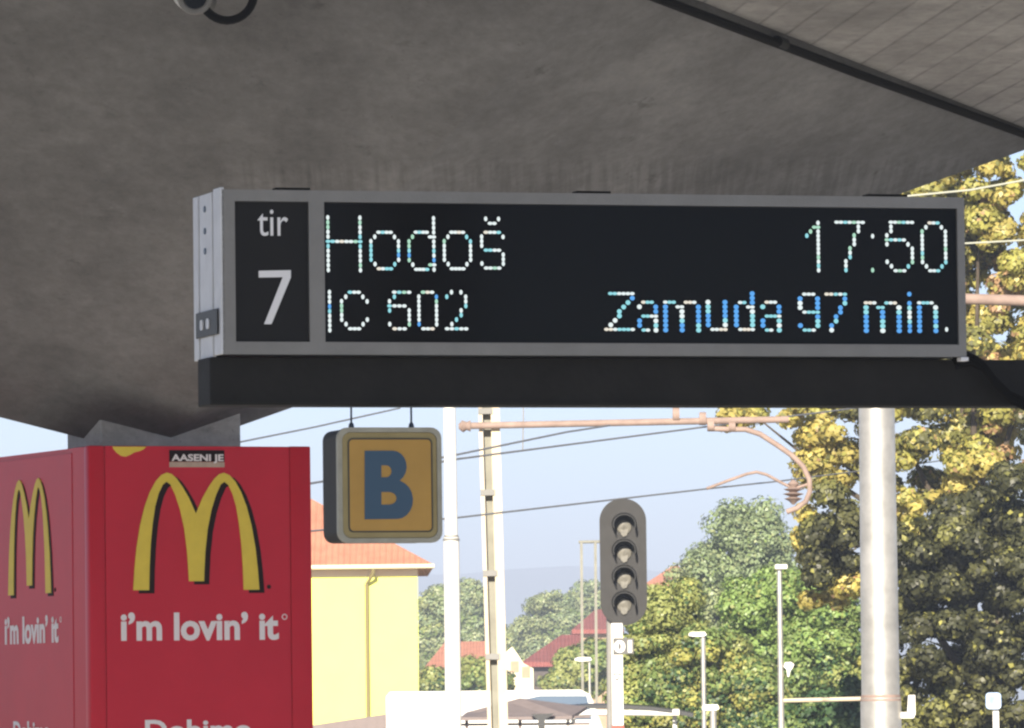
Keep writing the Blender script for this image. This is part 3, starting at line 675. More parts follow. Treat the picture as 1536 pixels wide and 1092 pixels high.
for x, y, r_ in ((1066, 638, 0.075), (1098, 640, 0.06), (1054, 628, 0.08), (1014, 622, 0.085)):
    mb = MB(); mb.tube([A(x - 5, y), A(x + 5, y)], r_, 10); mb.build('clamp', M['rust'], ca, smooth=True)
mb = MB(); mb.tube([A(x, y) for x, y in ((1060, 733), (1092, 721), (1120, 711), (1135, 708), (1150, 712), (1172, 724))], 0.018, 8); mb.build('steady_arm', M['rust'], ca, smooth=True)
mb = MB(); mb.tube([A(1190, 757), A(1190, 752), A(1190, 748), A(1190, 745), A(1190, 741), A(1190, 738), A(1190, 734), A(1190, 731), A(1190, 726), A(1190, 720)], [0.012, 0.05, 0.11, 0.04, 0.13, 0.04, 0.12, 0.04, 0.07, 0.02], 14); mb.build('insulator', M['rust'], ca, smooth=True)
mb = MB(); mb.tube([A(1172, 724), A(1190, 733), A(1214, 726)], 0.018, 8); mb.build('insulator_link', M['rust'], ca, smooth=True)
def wire(pts, r_, label, m='wire', group='overhead wires'):
    P_ = [at(*p) for p in pts]
    mb = MB(); mb.tube(P_, r_, 6); tag(mb.build('overhead_wire', M[m], None, smooth=True, origin=P_[0]), label, 'wire', group)
wire([(300, 812, 60), (690, 776, 70), (1058, 733.5, YM - .14), (1166, 722, 86), (1420, 690, 110)], 0.010, 'long thin contact wire passing just above the signal head')
wire([(400, 736, 60), (690, 688, 70), (1052, 641, YM - .14), (1300, 610, 92)], 0.011, 'lower of the two wires climbing to the end of the rusty tube')
wire([(560, 706, 66), (690, 681, 70), (850, 648, 75), (915, 638, YM - .14)], 0.011, 'shorter upper wire ending halfway along the rusty tube')
wire([(355, 664, 58), (470, 641, 62), (600, 612, 66)], 0.008, 'thin wire rising behind the left hanger of the letter sign')
wire([(-20, 628, 58), (60, 608, 62)], 0.008, 'short bit of wire at the far left above the red box')
wire([(1300, 300, 66), (1455, 285, 66), (1560, 266, 66)], 0.010, 'pale wire just above the top right corner of the display', 'wire_pale')
wire([(1400, 366, 66), (1450, 365, 66), (1560, 359, 66)], 0.009, 'pale wire at the height of the displayed time, right of it', 'wire_pale')
mb = MB(); mb.tube([A(785, 590), A(785, 632), A(784, 676)], 0.008, 6); tag(mb.build('dropper_wire', M['wire'], None, origin=A(785, 590)), 'short upright dropper between wires right of the cream mast', 'wire')
# second cantilever right of the display, on a mast outside the view
am = empty('second_cantilever', foot(1800, 60), 'rusty horizontal tube in front of the golden tree, right of the display', 'cantilever')
mb = MB(); mb.tube([at(1400, 447, 60), at(1536, 451, 60), at(1800, 455, 60)], 0.05, 12); mb.build('tube', M['rust'], am, smooth=True)
b_ = foot(1800, 60); mb = MB(); bar(mb, b_, b_ + UP * 8, 0.2, 0.2); mb.build('mast', M['cream_paint'], am)
# ---- four lamp signal
YS = 75.0
sg = empty('railway_signal', foot(924, YS), 'grey railway signal with four hooded lamps on a white post', 'signal')
c = at(935, 843, YS); SG = Frame((c.x, c.y, c.z), 0.0)
hw = 35 / FPX * YS; hh = 95 / FPX * YS
mb = MB(); mb.prism(SG, rrect(-hw, hw, -hh, hh, hw * 0.96, 10), -0.02, 0.02); mb.build('backboard', M['sig_face'], sg)
mb = MB(); mb.box(SG, -hw * 0.6, hw * 0.6, 0.021, 0.25, -hh * 0.8, hh * 0.8, bev=0.02); mb.build('lamp_case', M['sig_face'], sg)
for y in (786, 825, 864, 903):
    lc = at(936, y, YS); a, z = lc.x - c.x, lc.z - c.z
    L_ = Frame((lc.x, lc.y, lc.z), 0.0)
    prof = []
    n = 16
    vis = MB(); r0, r1 = 0.142, 0.128
    ang = [R(-22 + 224 * i / n) for i in range(n + 1)]
    def ringp(r_, b_, dz): return [L_(r_ * math.cos(t), b_, r_ * 0.92 * math.sin(t) + dz) for t in ang]
    A0 = ringp(r0, -0.022, 0); A1 = ringp(r1, -0.24, -0.012); B0 = ringp(r0 - 0.012, -0.022, 0); B1 = ringp(r1 - 0.012, -0.24, -0.012)
    m_ = n + 1; fs = []
    for i in range(n): fs += [(i, i + 1, m_ + i + 1, m_ + i), (2 * m_ + i, 3 * m_ + i, 3 * m_ + i + 1, 2 * m_ + i + 1), (m_ + i, m_ + i + 1, 3 * m_ + i + 1, 3 * m_ + i), (i, 2 * m_ + i, 2 * m_ + i + 1, i + 1)]
    for i in (0, n): fs.append((i, m_ + i, 3 * m_ + i, 2 * m_ + i))
    vis.add(A0 + A1 + B0 + B1, fs); hd = vis.build('visor', M['sig_dark'], sg, smooth=True)
    mb = MB(); mb.prism(L_, [(0.128 * math.cos(2 * math.pi * i / 24), 0.118 * math.sin(2 * math.pi * i / 24)) if math.sin(2 * math.pi * i / 24) > -0.35 else (0.118 * math.cos(2 * math.pi * i / 24), -0.041) for i in range(24)], -0.026, -0.0205); mb.build('hood_shade', M['sig_dark'], sg)  # flat dark disc: shade under the hood put into colour
    mb = MB(); mb.tube([L_(0.0, -0.0265, -0.035), L_(0, -0.045, -0.037), L_(0, -0.055, -0.039), L_(0, -0.058, -0.04)], [0.085, 0.078, 0.045, 0.01], 20); mb.build('lens', M['sig_lens'], sg, smooth=True)
    mb = MB(); mb.prism(L_, [(-0.045, -0.05), (0.05, -0.05), (0.03, -0.13), (-0.01, -0.145), (-0.035, -0.12)], -0.05, -0.021); mb.build('drip_lip', M['sig_lens'], sg)
b_, t_ = foot(927, YS), at(925, 935, YS); mb = MB(); bar(mb, b_, t_, 0.125, 0.10); mb.build('post', M['white_paint'], sg)
b_, t_ = foot(913, YS) + Vector((0, .08, 0)), at(914, 900, YS + .08); mb = MB(); mb.tube([b_, t_], 0.035, 10); mb.build('conduit', M['grey_paint'], sg, smooth=True)
q0 = at(935, 963, YS - 0.06); NP = Frame(q0, 0)
mb = MB(); mb.box(NP, -0.115, 0.115, -0.01, 0.01, -0.135, 0.04); npl = mb.build('number_plate', M['plate_grey'], sg)
mb = MB(); mb.box(NP, -0.11, -0.02, -0.016, -0.0105, 0.045, 0.14); mb.build('plate_patch', M['white_paint'], npl)
def npx(x, y): p = at(x, y, YS - 0.06); return p.x - q0.x, p.z - q0.z
a0, c1 = npx(921, 960.5); a1, c0 = npx(948, 979)
lettering('01', NP, a0, a1, c0, c1, -0.016, M['white_paint'], npl, offset=0.05, thick=0.004)
tr = [npx(919, 1010), npx(932, 1010), npx(925.5, 1022)]
mb = MB(); mb.prism(NP, tr, 0.0, 0.008); mb.build('triangle_mark', M['sig_face'], sg)
tr = [npx(921, 1012), npx(930, 1012), npx(925.5, 1019)]
mb = MB(); mb.prism(NP, tr, -0.006, -0.0005); mb.build('triangle_mark', M['white_paint'], sg)
q1 = at(927, 1096, YS); mb = MB(); bar(mb, Vector((q1.x, q1.y, q1.z - 0.3)), Vector((q1.x, q1.y, q1.z + 0.06)), 0.131, 0.106); mb.build('red_band', M['signal_red'], sg)
# ---- lamp posts and other poles
def lamp(px, ytop, Y, wpx, head, label, m='galv'):
    ft = foot(px, Y); tp = at(px - (1092 - ytop) * 0.010, ytop, Y)
    o = empty('street_lamp', ft, label, 'street lamp', 'small street lamps by the road')
    mb = MB(); mb.tube([ft, tp], wpx / 2 / FPX * Y, 10); mb.build('post', M[m], o, smooth=True)
    x0, x1, y0, y1 = head; h = [at(x0, (y0 + y1) / 2, Y), at(x1, (y0 + y1) / 2, Y)]; z = (y1 - y0) / FPX * Y
    mb = MB(); F_ = Frame(h[0], 0); L_ = (h[1] - h[0]).length
    mb.prism(F_, [(0, -z * .3), (L_ * .25, -z / 2), (L_ * .8, -z / 2), (L_, -z * .2), (L_ * .9, z / 2), (L_ * .2, z / 2), (0, z * .2)], -L_ / 4, L_ / 4); mb.build('lamp_head', M['white_paint'], o)
lamp(1056, 948, 106, 7, (1033, 1060, 948, 955), 'flat headed street lamp standing before the yellowish green bush')
lamp(885, 986, 165, 4, (862, 888, 986, 992), 'tiny pale street lamp left of the signal post')
lamp(1070, 1058, 98, 10, (1053, 1079, 1057, 1066), 'short lamp with white mushroom head at the lower edge below the bushes')
ft = foot(1172, 92); tp = at(1169, 850, 92)
lm = empty('light_mast', ft, 'tall thin grey mast with a side arm left of the steel pole', 'mast')
mb = MB(); mb.tube([ft, tp], [0.052, 0.034], 12); mb.build('post', M['galv'], lm, smooth=True)
mb = MB(); F_ = Frame(at(1171, 850, 92), 0); mb.box(F_, -0.08, 0.09, -0.1, 0.1, -0.035, 0.03, bev=0.01); mb.build('lamp_head', M['white_paint'], lm)
mb = MB(); mb.tube([at(1172, 1051, 92), at(1300, 1048, 92)], 0.03, 8); mb.build('side_arm', M['cream_paint'], lm, smooth=True)
F_ = Frame(at(1183, 1000, 92), 0); mb = MB(); mb.prism(F_, [(-.07, .0), (-.05, .06), (.03, .065), (.075, .03), (.05, -.02), (.02, -.06), (.0, -.14), (-.02, -.14), (-.03, -.04)], -0.06, 0.06); mb.build('floodlight', M['white_paint'], lm)
gy = 175; g0 = foot(878, gy)
gt = empty('gantry', g0, 'thin grey rectangular steel frame standing far behind the signal', 'gantry')
for x in (872, 893):
    mb = MB(); bar(mb, foot(x + 2, gy), at(x, 813, gy), 0.07, 0.07); mb.build('post', M['mast_grey'], gt)
mb = MB(); mb.tube([at(868, 813, gy), at(902, 812.5, gy)], 0.04, 8); mb.build('crossbar', M['mast_grey'], gt)
# small blue sign among the leaves
YB = 57; ft = foot(1494, YB)
bl = empty('blue_sign', ft, 'small light blue sign on a stub post among the leaves at lower right', 'sign')
F_ = Frame(at(1490, 1053, YB), 0); M['blue'] = mat('blue_enamel', (0.20, 0.34, 0.62), 0.3, col2=(0.5, 0.6, 0.75), scale=9)
mb = MB(); mb.prism(F_, rrect(-.065, .065, -.06, .08, .03, 4), -.02, .02); mb.build('plate', M['blue'], bl)
mb = MB(); bar(mb, ft, at(1494, 1062, YB) + Vector((0, .04, 0)), 0.05, 0.03); mb.build('post', M['white_paint'], bl)
# ------------------------------------------------------------------ buildings
M['yellow'] = mat('yellow_render', (0.74, 0.75, 0.18), 0.85, var=0.05, scale=1.2, bump=0.05)
M['fascia'] = mat('pale_fascia', (0.72, 0.60, 0.42), 0.6)
M['pipe'] = mat('downpipe', (0.20, 0.165, 0.07), 0.6)
M['mauve'] = mat('mauve_grey', (0.19, 0.155, 0.15), 0.85, var=0.12)
M['dark_wall'] = mat('dark_wall', (0.085, 0.07, 0.065), 0.9, var=0.2)
M['tan_wall'] = mat('tan_wall', (0.38, 0.27, 0.18), 0.9, var=0.12)
M['cream_wall'] = mat('cream_wall', (0.78, 0.68, 0.48), 0.85, var=0.05)
M['win'] = mat('window_glass', (0.03, 0.035, 0.04), 0.1)
def tiles(name, c):
    m = mat(name, c, 0.85, var=0.22, scale=2.5); t = m.node_tree; b = t.nodes['Principled BSDF']
    tc = t.nodes.new('ShaderNodeTexCoord'); wv = t.nodes.new('ShaderNodeTexWave'); wv.bands_direction = 'X'; wv.inputs['Scale'].default_value = 2.2; wv.inputs['Distortion'].default_value = 0.6
    bp = t.nodes.new('ShaderNodeBump'); bp.inputs['Strength'].default_value = 0.6; bp.inputs['Distance'].default_value = 0.05
    t.links.new(tc.outputs['Object'], wv.inputs['Vector']); t.links.new(wv.outputs[1], bp.inputs['Height']); t.links.new(bp.outputs[0], b.inputs['Normal']); return m
M['roof_red'] = tiles('red_roof_tiles', (0.46, 0.19, 0.115)); M['roof_dark'] = tiles('dark_red_roof_tiles', (0.25, 0.075, 0.065))
YH = 160.0
hc = at(626, 853, YH); HF = Frame((hc.x, hc.y, GZ), R(1.5)); ez = hc.z - GZ
HL, HDp, OV = 9.0, 9.0, 0.37
yh = empty('yellow_house', HF(0, 0, 0), 'bright yellow house with orange red hipped roof behind the red box', 'house')
mb = MB(); mb.box(HF, -HL, 0, 0, HDp, 0, ez); mb.build('wall', M['yellow'], yh)
tp_ = 0.60; rh = (HDp / 2 + OV) * tp_
e0, e1 = -HL - OV, OV
vv = [HF(e0, -OV, ez), HF(e1, -OV, ez), HF(e1, HDp + OV, ez), HF(e0, HDp + OV, ez), HF(e0 + HDp / 2 + OV, HDp / 2, ez + rh), HF(e1 - HDp / 2 - OV, HDp / 2, ez + rh)]
vv += [p + UP * 0.10 for p in vv[:4]]
mb = MB(); mb.add(vv, [(0, 3, 2, 1), (0, 1, 7, 6), (1, 2, 8, 7), (2, 3, 9, 8), (3, 0, 6, 9), (6, 7, 5, 4), (7, 8, 5), (8, 9, 4, 5), (9, 6, 4)]); rf = mb.build('roof', M['roof_red'], yh)
mb = MB(); mb.tube([HF(e0, -OV - 0.05, ez + 0.05), HF(e1 + 0.03, -OV - 0.05, ez + 0.05)], 0.055, 8); mb.build('gutter', M['fascia'], rf, smooth=True)
mb = MB(); mb.box(HF, -HL, 0.01, -0.06, -0.002, ez - 0.17, ez - 0.002); mb.build('cornice', M['fascia'], yh)
a = at(560, 853, YH).x - hc.x; b2 = at(550, 868, YH).x - hc.x
mb = MB(); mb.tube([HF(a, -OV - 0.02, ez), HF(a, -OV, ez - 0.1), HF(b2, -0.09, ez - 0.36), HF(b2, -0.09, 0)], 0.045, 8); mb.build('downpipe', M['pipe'], yh, smooth=True)
# sloping mauve wall in front
YW = 140; q = [at(440, 1092, YW), at(579, 1071, YW)]
F_ = Frame((q[0].x, YW, GZ), 0); mb = MB(); x1 = q[1].x - q[0].x
mb.prism(F_, [(0, 0), (x1, 0), (x1, q[1].z - GZ), (0, q[0].z - GZ)], 0, 0.3); tag(mb.build('ramp_wall', M['mauve'], None, origin=F_(x1 / 2, 0, 0)), 'mauve grey wall with sloping top below the yellow house', 'wall')
# white van
YV = 138.0; v0 = at(579, 1040, YV); v1 = at(892, 1032, YV); VL = v1.x - v0.x; vh = (v0.z + v1.z) / 2 - GZ
VF = Frame((v0.x, YV, GZ), 0)
vn = empty('white_van', VF(VL / 2, 0.9, 0), 'plain white van parked below the yellow house', 'van')
prof = [(0, 0.3), (VL + 0.5, 0.3), (VL + 0.5, 0.9), (VL + 0.25, 1.25), (VL - 0.01, vh - 0.32), (VL - 0.10, vh - 0.10), (VL - 0.3, vh), (0.08, vh), (0.0, vh - 0.1)]
mb = MB(); mb.prism(VF, prof, 0, 1.9); mb.build('body', M['white_paint'], vn)
M['van_glass'] = mat('van_glass', (0.10, 0.14, 0.20), 0.12, spec=0.6)
w0 = at(795, 1040, YV).x - v0.x; w1 = at(880, 1040, YV).x - v0.x
mb = MB(); mb.prism(VF, [(w0 - 0.25, vh - 0.62), (w1 + 0.10, vh - 0.62), (w1, vh - 0.13), (w0 + 0.2, vh - 0.12), (w0 - 0.2, vh - 0.2)], -0.012, -0.001); mb.build('side_window', M['van_glass'], vn)
for x in (0.8, VL - 0.5):
    mb = MB(); mb.tube([VF(x, -0.02, 0.33), VF(x, 0.22, 0.33)], 0.33, 20); wl = mb.build('wheel', M['black'], vn, smooth=True)
# shelter with low mauve roof
YK = 104.0; Kp = lambda x, y, dy=0: at(x, y, YK + dy)
kz = foot(830, YK); ks = empty('shelter', kz, 'shelter with low mauve roof and pale posts in front of the van', 'shelter')
r0 = [Kp(728, 1069), Kp(865, 1070)]; rg = [Kp(742, 1056, 1.2), Kp(780, 1048, 1.2), Kp(868, 1060, 1.2)]
mb = MB(); vv = [Kp(690, 1076), Kp(858, 1074), Kp(880, 1060, 1.3), Kp(780, 1047, 1.3), Kp(700, 1068, 1.3)]
vv2 = [p - UP * 0.05 for p in vv]; mb.add(vv + vv2, [(0, 1, 2, 3, 4), (9, 8, 7, 6, 5)] + [(i, (i + 1) % 5, (i + 1) % 5 + 5, i + 5) for i in range(5)]); mb.build('roof', M['mauve'], ks)
for x in (700, 738, 780, 852, 892):
    t_ = Kp(x, 1078, 0.25); mb = MB(); bar(mb, Vector((t_.x, t_.y, GZ)), t_, 0.05, 0.05); mb.build('post', M['white_paint'] if x > 840 else M['mauve'], ks)
for y in (1077, 1087):
    mb = MB(); mb.tube([Kp(690, y, 0.2), Kp(885, y - 1.5, 0.2)], 0.02, 6); mb.build('rail', M['mauve'], ks)
F_ = Frame(Kp(812, 1076, -0.1), 0); mb = MB(); mb.prism(F_, [(-.16, .05), (.20, .06), (.12, .0), (.055, -.04), (.045, -2.0), (-.045, -2.0), (-.05, -.04), (-.1, .0)], -0.05, 0.05); mb.build('centre_post', M['dark_hole'], ks)
# curved roof with white edge
YC = 112.0; Cp = lambda x, y, dy=0: at(x, y, YC + dy)
cz = empty('curved_shelter', foot(930, YC), 'thin curved shelter roof with white edge behind the signal post', 'shelter')
top = [(838, 1060), (880, 1057), (930, 1057), (975, 1060), (1020, 1066), (1040, 1070)]
mb = MB(); n = len(top); vv = [Cp(x, y) for x, y in top] + [Cp(x, y - 2, 1.5) for x, y in top] + [Cp(x, y + 6) for x, y in top] + [Cp(x, y + 5, 1.5) for x, y in top]
fs = []
for i in range(n - 1): fs += [(i, i + 1, n + i + 1, n + i), (2 * n + i, 3 * n + i, 3 * n + i + 1, 2 * n + i + 1), (i, 2 * n + i, 2 * n + i + 1, i + 1), (n + i, n + i + 1, 3 * n + i + 1, 3 * n + i)]
fs += [(0, n, 3 * n, 2 * n), (n - 1, 3 * n - 1, 4 * n - 1, 2 * n - 1)]
mb.add(vv, fs); mb.build('roof', M['dark_hole'], cz)
low = [(838, 1071), (880, 1069), (930, 1069), (975, 1070), (1012, 1072)]
mb = MB(); mb.tube([Cp(x, y, -0.05) for x, y in low], [0.05, 0.05, 0.05, 0.045, 0.02], 8); mb.build('white_edge', M['white_paint'], cz, smooth=True)
F_ = Frame(Cp(1014, 1068, -0.08), 0); mb = MB(); mb.box(F_, -.06, .06, -.04, .04, -.06, .05, bev=.015); mb.build('end_cap', M['white_paint'], cz)
for x in (860, 1012):
    t_ = Cp(x, 1072, 0.3); mb = MB(); bar(mb, Vector((t_.x, t_.y, GZ)), t_, 0.07, 0.07); mb.build('post', M['white_paint'], cz)
# far houses
def gable_house(name, label, Y, xl, xr, y_eave, xr0, xr1, y_ridge, wall, roofm, depth=8.0, windows=()):
    e0_, e1_ = at(xl, y_eave, Y), at(xr, y_eave, Y); r0_, r1_ = at(xr0, y_ridge, Y + depth / 2), at(xr1, y_ridge, Y + depth / 2)
    ze = (e0_.z + e1_.z) / 2; zr = (r0_.z + r1_.z) / 2
    o = empty(name, Vector(((e0_.x + e1_.x) / 2, Y, GZ)), label, 'house', 'far houses with red roofs')
    F_ = Frame((e0_.x, Y, GZ), 0); wd = e1_.x - e0_.x
    mb = MB(); mb.box(F_, 0.35, wd - 0.35, 0.4, depth - 0.4, 0, ze - GZ - 0.02); mb.build('wall', wall, o)
    a, b_ = r0_.x - e0_.x, r1_.x - e0_.x; H_ = zr - GZ; E_ = ze - GZ
    vv = [F_(0, 0, E_), F_(wd, 0, E_), F_(wd, depth, E_), F_(0, depth, E_), F_(a, depth / 2, H_), F_(b_, depth / 2, H_)]
    vl = [p - UP * 0.18 for p in vv[:4]]
    mb = MB(); mb.add(vv + vl, [(0, 1, 5, 4), (1, 2, 5), (2, 3, 4, 5), (3, 0, 4), (6, 9, 8, 7), (0, 6, 7, 1), (1, 7, 8, 2), (2, 8, 9, 3), (3, 9, 6, 0)]); rf_ = mb.build('roof', roofm, o)
    F2 = Frame(F_((a + b_) / 2, depth / 2, H_ - 0.3), 0)
    for (wx, wz) in windows:
        mb = MB(); mb.box(F_, wd * wx, wd * wx + 0.8, 0.36, 0.399, wz, wz + 1.1); mb.build('window', M['win'], o)
    return o
gable_house('far_house', 'far house with pink red roof between white pole and cream mast', 300, 622, 752, 1018, 668, 745, 962, M['tan_wall'], M['roof_red'], 12)
gable_house('far_house', 'far house with dark walls and red roof right of the cream mast', 262, 782, 885, 993, 842, 872, 952, M['dark_wall'], M['roof_dark'], 9, windows=((0.35, 1.6),))
gable_house('far_house', 'far tan house with red roof just left of the signal post', 285, 858, 935, 944, 893, 925, 914, M['tan_wall'], M['roof_dark'], 8)
gable_house('far_house', 'far house roof peeking over the bushes right of the signal head', 330, 940, 1055, 893, 1008, 1018, 849, M['tan_wall'], M['roof_red'], 8)
# cream gable fronts
YG = 240.0; gp = [(752, 1030), (752, 985), (768, 970), (777, 982), (785, 995), (800, 1003), (801, 1030)]
P_ = [at(x, y, YG) for x, y in gp]; F_ = Frame((P_[0].x, YG, GZ), 0)
cg = empty('cream_house', F_(1, 1, 0), 'small sunlit cream gable wall right of the cream mast', 'house')
mb = MB(); mb.prism(F_, [(p.x - P_[0].x, p.z - GZ if i not in (0, len(P_) - 1) else 0) for i, p in enumerate(P_)], 0, 6); mb.build('wall', M['cream_wall'], cg)
for x, y in ((772, 1000), (789, 1008)):
    p = at(x, y, YG); mb = MB(); mb.box(F_, p.x - P_[0].x - .15, p.x - P_[0].x + .15, -0.03, -0.002, p.z - GZ - .2, p.z - GZ + .2); mb.build('window', M['tan_wall'], cg)
# ------------------------------------------------------------------ trees
def crown(name, blobs, n_cl, n_leaf, cl_r, leaf_s, mats_, weights, parent, seed, up=0.5):
    """leaf faces in clumps; clumps fill a set of ellipsoids (centre, radii)"""
    g_ = np.random.default_rng(seed)
    vol = np.array([b[1][0] * b[1][1] * b[1][2] for b in blobs]) ** 0.75; pb = vol / vol.sum()
    which = g_.choice(len(blobs), n_cl, p=pb)
    C_ = np.array([list(b[0]) for b in blobs])[which]; Rr = np.array([b[1] for b in blobs])[which]
    dv = g_.normal(size=(n_cl, 3)); dv /= np.linalg.norm(dv, axis=1)[:, None]
    rad = g_.random(n_cl) ** 0.45
    cen = C_ + dv * Rr * rad[:, None]
    cr = cl_r * g_.uniform(0.55, 1.35, n_cl)
    sel = g_.choice(n_cl, n_leaf, p=cr ** 2 / (cr ** 2).sum())
    d2 = g_.normal(size=(n_leaf, 3)); d2 /= np.linalg.norm(d2, axis=1)[:, None]
    pos = cen[sel] + d2 * (cr[sel] * g_.random(n_leaf) ** 0.38)[:, None] * np.array([1, 1, 0.72])
    nrm = d2 * 1.0 + np.array([0, 0, up]) + g_.normal(size=(n_leaf, 3)) * 0.26; nrm /= np.linalg.norm(nrm, axis=1)[:, None]
    t1 = np.cross(nrm, g_.normal(size=(n_leaf, 3))); t1 /= np.linalg.norm(t1, axis=1)[:, None]; t2 = np.cross(nrm, t1)
    s = (leaf_s * g_.uniform(0.65, 1.35, n_leaf))[:, None]
    v0 = pos - t1 * s * 0.55; v1 = pos + t2 * s * 0.42 + nrm * s * 0.14 - t1 * s * 0.05; v2 = pos + t1 * s * 0.6 - nrm * s * 0.1; v3 = pos - t2 * s * 0.42 + nrm * s * 0.14 - t1 * s * 0.05
    V = np.stack([v0, v1, v2, v3], 1).reshape(-1, 3) - np.array(ORG[parent.name])
    me = bpy.data.meshes.new(name); me.vertices.add(4 * n_leaf); me.vertices.foreach_set('co', V.astype(np.float32).ravel())
    me.loops.add(4 * n_leaf); me.loops.foreach_set('vertex_index', np.arange(4 * n_leaf, dtype=np.int32))
    me.polygons.add(n_leaf); me.polygons.foreach_set('loop_start', np.arange(0, 4 * n_leaf, 4, dtype=np.int32)); me.polygons.foreach_set('loop_total', np.full(n_leaf, 4, dtype=np.int32))
    for m in mats_: me.materials.append(m)
    kk = g_.normal(size=(3, 5)) * (0.55 / cl_r) * 0.55; fld_ = np.sin(cen @ kk + g_.random(5) * 6).sum(1) + g_.normal(size=n_cl) * 0.9
    rk = np.argsort(np.argsort(fld_)) / n_cl; clm = np.searchsorted(np.cumsum(weights), rk * 0.9999)
    clm = np.minimum(clm, len(mats_) - 1); lm_ = np.where(g_.random(n_leaf) < 0.6, clm[sel], g_.choice(len(mats_), n_leaf, p=weights))
    me.polygons.foreach_set('material_index', lm_.astype(np.int32)); me.update(); me.validate()
    o = bpy.data.objects.new(name, me); sc.collection.objects.link(o); o.parent = parent; o['kind'] = 'stuff'; ORG[o.name] = ORG[parent.name]
    return o
def trunk(parent, base, tops, r_, seed):
    g_ = random.Random(seed); fork = base.lerp(tops[0], 0.45)
    mb = MB(); mb.tube([base, base.lerp(fork, 0.5) + Vector((g_.uniform(-.1, .1), 0, 0)), fork], [r_, r_ * 0.8, r_ * 0.68], 10); mb.build('trunk', M['bark'], parent, smooth=True)
    for t in tops:
        m_ = fork.lerp(t, 0.5) + Vector((g_.uniform(-.3, .3), g_.uniform(-.3, .3), g_.uniform(0, .4)))
        mb = MB(); mb.tube([fork - UP * 0.05, m_, t], [r_ * 0.45, r_ * 0.22, r_ * 0.06], 8); mb.build('limb', M['bark'], parent, smooth=True)
LV = {
 'gold': leaf('leaf_gold', (0.60, 0.51, 0.15), 0.45), 'gold2': leaf('leaf_yellow_green', (0.50, 0.48, 0.13), 0.45), 'olive': leaf('leaf_olive', (0.24, 0.24, 0.075), 0.4), 'dry': leaf('leaf_dry', (0.46, 0.29, 0.16), 0.3),
 'dark': leaf('leaf_dark_shade', (0.065, 0.068, 0.03), 0.35), 'dark2': leaf('leaf_dark_olive', (0.14, 0.14, 0.055), 0.4),  # dark tones carry the shade on the lower right foliage
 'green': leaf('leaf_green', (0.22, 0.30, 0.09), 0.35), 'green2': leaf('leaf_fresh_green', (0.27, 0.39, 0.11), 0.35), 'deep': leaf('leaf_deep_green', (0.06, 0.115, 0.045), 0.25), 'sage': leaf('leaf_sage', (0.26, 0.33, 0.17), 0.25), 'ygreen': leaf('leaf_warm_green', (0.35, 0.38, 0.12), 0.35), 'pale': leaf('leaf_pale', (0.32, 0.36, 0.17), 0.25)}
def tree(name, label, Y, px, blobs, n_cl, n_leaf, cl_r, leaf_s, mats_, weights, seed, tr_=0.2, group=None, depth=None, up=0.12):
    base = foot(px, Y); o = empty(name, base, label, 'tree' if 'bush' not in name else 'bush', group)
    B = []; tops = []
    for (cx, cy, rx, ry) in blobs:
        c_ = at(cx, cy, Y); k = Y / FPX; B.append((c_, (rx * k, (depth or (rx + ry) / 2 * k), ry * k))); tops.append(c_ + UP * ry * k * 0.3)
    trunk(o, base, tops, tr_, seed)
    crown('crown', B, n_cl, n_leaf, cl_r, leaf_s, [LV[m] for m in mats_], weights, o, seed, up)
    return o
tree('golden_tree', 'golden yellow leaved tree behind the display and the steel pole', 100, 1470,
     [(1430, 420, 230, 190), (1600, 470, 200, 300), (1290, 620, 130, 100), (1130, 628, 60, 22), (1245, 720, 55, 120), (1250, 850, 50, 90), (1480, 640, 190, 140), (1470, 250, 160, 90), (1400, 760, 120, 90)],
     430, 130000, 0.26, 0.078, ['gold', 'gold2', 'dry', 'olive', 'dark2'], [0.40, 0.30, 0.05, 0.14, 0.11], 11, 0.16, depth=1.5)
tree('shade_toned_tree', 'added tree with shade put into its dark olive leaves, filling the lower right corner beside the steel pole', 94, 1500,  # shaded lower foliage drawn as a separate tree with darker leaf colour
     [(1470, 880, 140, 150), (1570, 830, 120, 200), (1400, 1000, 110, 120), (1530, 1020, 120, 130), (1245, 800, 40, 80), (1380, 850, 60, 90), (1440, 1085, 130, 50)],
     400, 110000, 0.25, 0.074, ['dark', 'dark2', 'olive', 'gold2'], [0.48, 0.30, 0.15, 0.07], 12, 0.16, depth=1.3)
tree('sage_tree', 'hazy grey green tree rising between signal and golden tree', 190, 1120,
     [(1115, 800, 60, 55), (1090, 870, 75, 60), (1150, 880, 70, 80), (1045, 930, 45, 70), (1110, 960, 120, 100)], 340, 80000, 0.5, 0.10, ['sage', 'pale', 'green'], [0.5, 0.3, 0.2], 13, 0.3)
tree('bright_tree', 'fresh green tree behind the tall thin mast', 125, 1170,
     [(1160, 900, 75, 45), (1220, 960, 70, 80), (1110, 905, 35, 30), (1180, 1000, 90, 90), (1270, 1010, 60, 110), (1240, 900, 50, 60)], 380, 90000, 0.30, 0.07, ['green2', 'green', 'deep', 'ygreen'], [0.36, 0.3, 0.2, 0.14], 14, 0.2)
tree('leafy_bush', 'yellowish green leafy bush right of the signal post', 115, 1020,
     [(985, 960, 60, 75), (1040, 1000, 75, 80), (960, 1040, 45, 70), (1100, 1040, 65, 75), (1010, 905, 45, 35), (1140, 1090, 60, 70), (1000, 1080, 80, 60)], 480, 110000, 0.27, 0.068, ['ygreen', 'green', 'deep', 'gold2'], [0.48, 0.3, 0.14, 0.08], 15, 0.12)
tree('dark_bush', 'deep green bush low behind the side arm left of the steel pole', 100, 1240,
     [(1235, 1085, 70, 45), (1290, 1070, 50, 50), (1200, 1110, 60, 40)], 160, 20000, 0.2, 0.065, ['deep', 'green'], [0.75, 0.25], 16, 0.08)
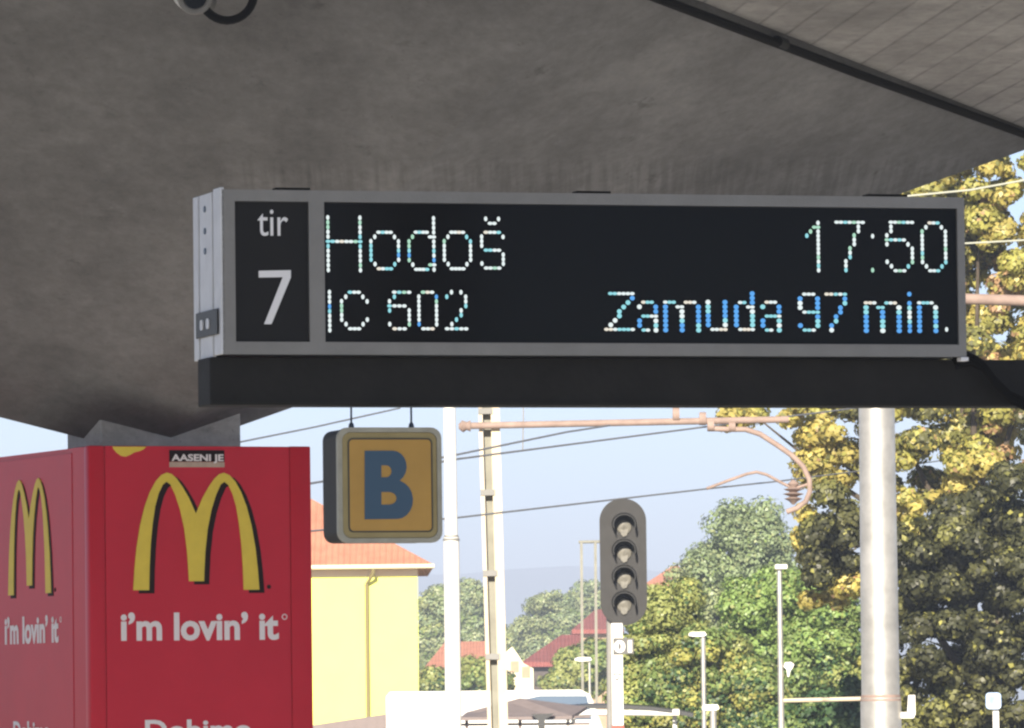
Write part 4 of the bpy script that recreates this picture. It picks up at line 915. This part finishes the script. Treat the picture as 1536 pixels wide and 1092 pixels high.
for i, (lab, Y, px, bl_) in enumerate((
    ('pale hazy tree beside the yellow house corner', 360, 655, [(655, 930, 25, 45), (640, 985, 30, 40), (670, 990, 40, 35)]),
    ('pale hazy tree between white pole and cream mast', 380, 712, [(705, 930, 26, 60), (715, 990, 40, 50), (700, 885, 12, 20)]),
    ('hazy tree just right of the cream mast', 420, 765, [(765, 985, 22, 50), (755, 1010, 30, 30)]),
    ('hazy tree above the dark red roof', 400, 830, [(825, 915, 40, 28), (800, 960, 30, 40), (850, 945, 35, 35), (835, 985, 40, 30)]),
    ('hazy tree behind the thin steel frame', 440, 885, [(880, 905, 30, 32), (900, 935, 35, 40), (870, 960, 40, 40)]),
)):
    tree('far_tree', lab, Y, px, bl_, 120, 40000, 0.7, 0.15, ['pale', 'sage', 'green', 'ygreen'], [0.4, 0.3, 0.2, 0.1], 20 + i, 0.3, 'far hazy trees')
for i, (lab, Y, px, bl_) in enumerate((
    ('green bush under the pink red far roof', 230, 690, [(655, 1030, 35, 22), (705, 1015, 30, 25), (740, 1025, 25, 22)]),
    ('green bush in front of the dark walled far house', 225, 850, [(860, 1005, 30, 30), (838, 1020, 22, 18), (890, 1000, 35, 40)]),
)):
    tree('far_bush', lab, Y, px, bl_, 140, 20000, 0.36, 0.13, ['ygreen', 'green', 'deep'], [0.5, 0.35, 0.15], 30 + i, 0.1, 'bushes before the far houses')
# ------------------------------------------------------------------ hills
M['hill'] = mat('wooded_hill', (0.035, 0.06, 0.075), 0.95, var=0.4, scale=0.01)
mb = MB(); nx, ny = 90, 10
for j in range(ny + 1):
    for i in range(nx + 1):
        x = -1500 + 3000 * i / nx; y = 3300 + 1500 * j / ny
        h = 74 + 7 * math.sin(x / 210 + 1.0) + 5 * math.sin(x / 83 + 2) + 2.0 * math.sin(x / 31)
        mb.v.append(Vector((x, y, GZ - 2 + (h + 2) * math.sin(math.pi * min(1, j / ny * 1.0)) ** 0.8 + random.uniform(0, 1.5))))
for j in range(ny):
    for i in range(nx):
        k = j * (nx + 1) + i; mb.f.append((k, k + 1, k + nx + 2, k + nx + 1)); mb.m.append(0)
tag(mb.build('hills', M['hill'], smooth=True), kind='structure')
# ------------------------------------------------------------------ haze
m = bpy.data.materials.new('haze_air'); m.use_nodes = True; t = m.node_tree; t.nodes.clear()
o_ = t.nodes.new('ShaderNodeOutputMaterial'); v_ = t.nodes.new('ShaderNodeVolumePrincipled'); v_.inputs['Color'].default_value = (0.69, 0.79, 1.0, 1); v_.inputs['Density'].default_value = 0.00068; v_.inputs['Anisotropy'].default_value = 0.0
t.links.new(v_.outputs[0], o_.inputs['Volume'])
try: m.cycles.homogeneous_volume = True
except Exception: pass
mb = MB(); mb.box(FW, -5100, 5100, -500, 6600, GZ - 1.2, 112); hz_ = mb.build('haze', m); tag(hz_, kind='stuff')
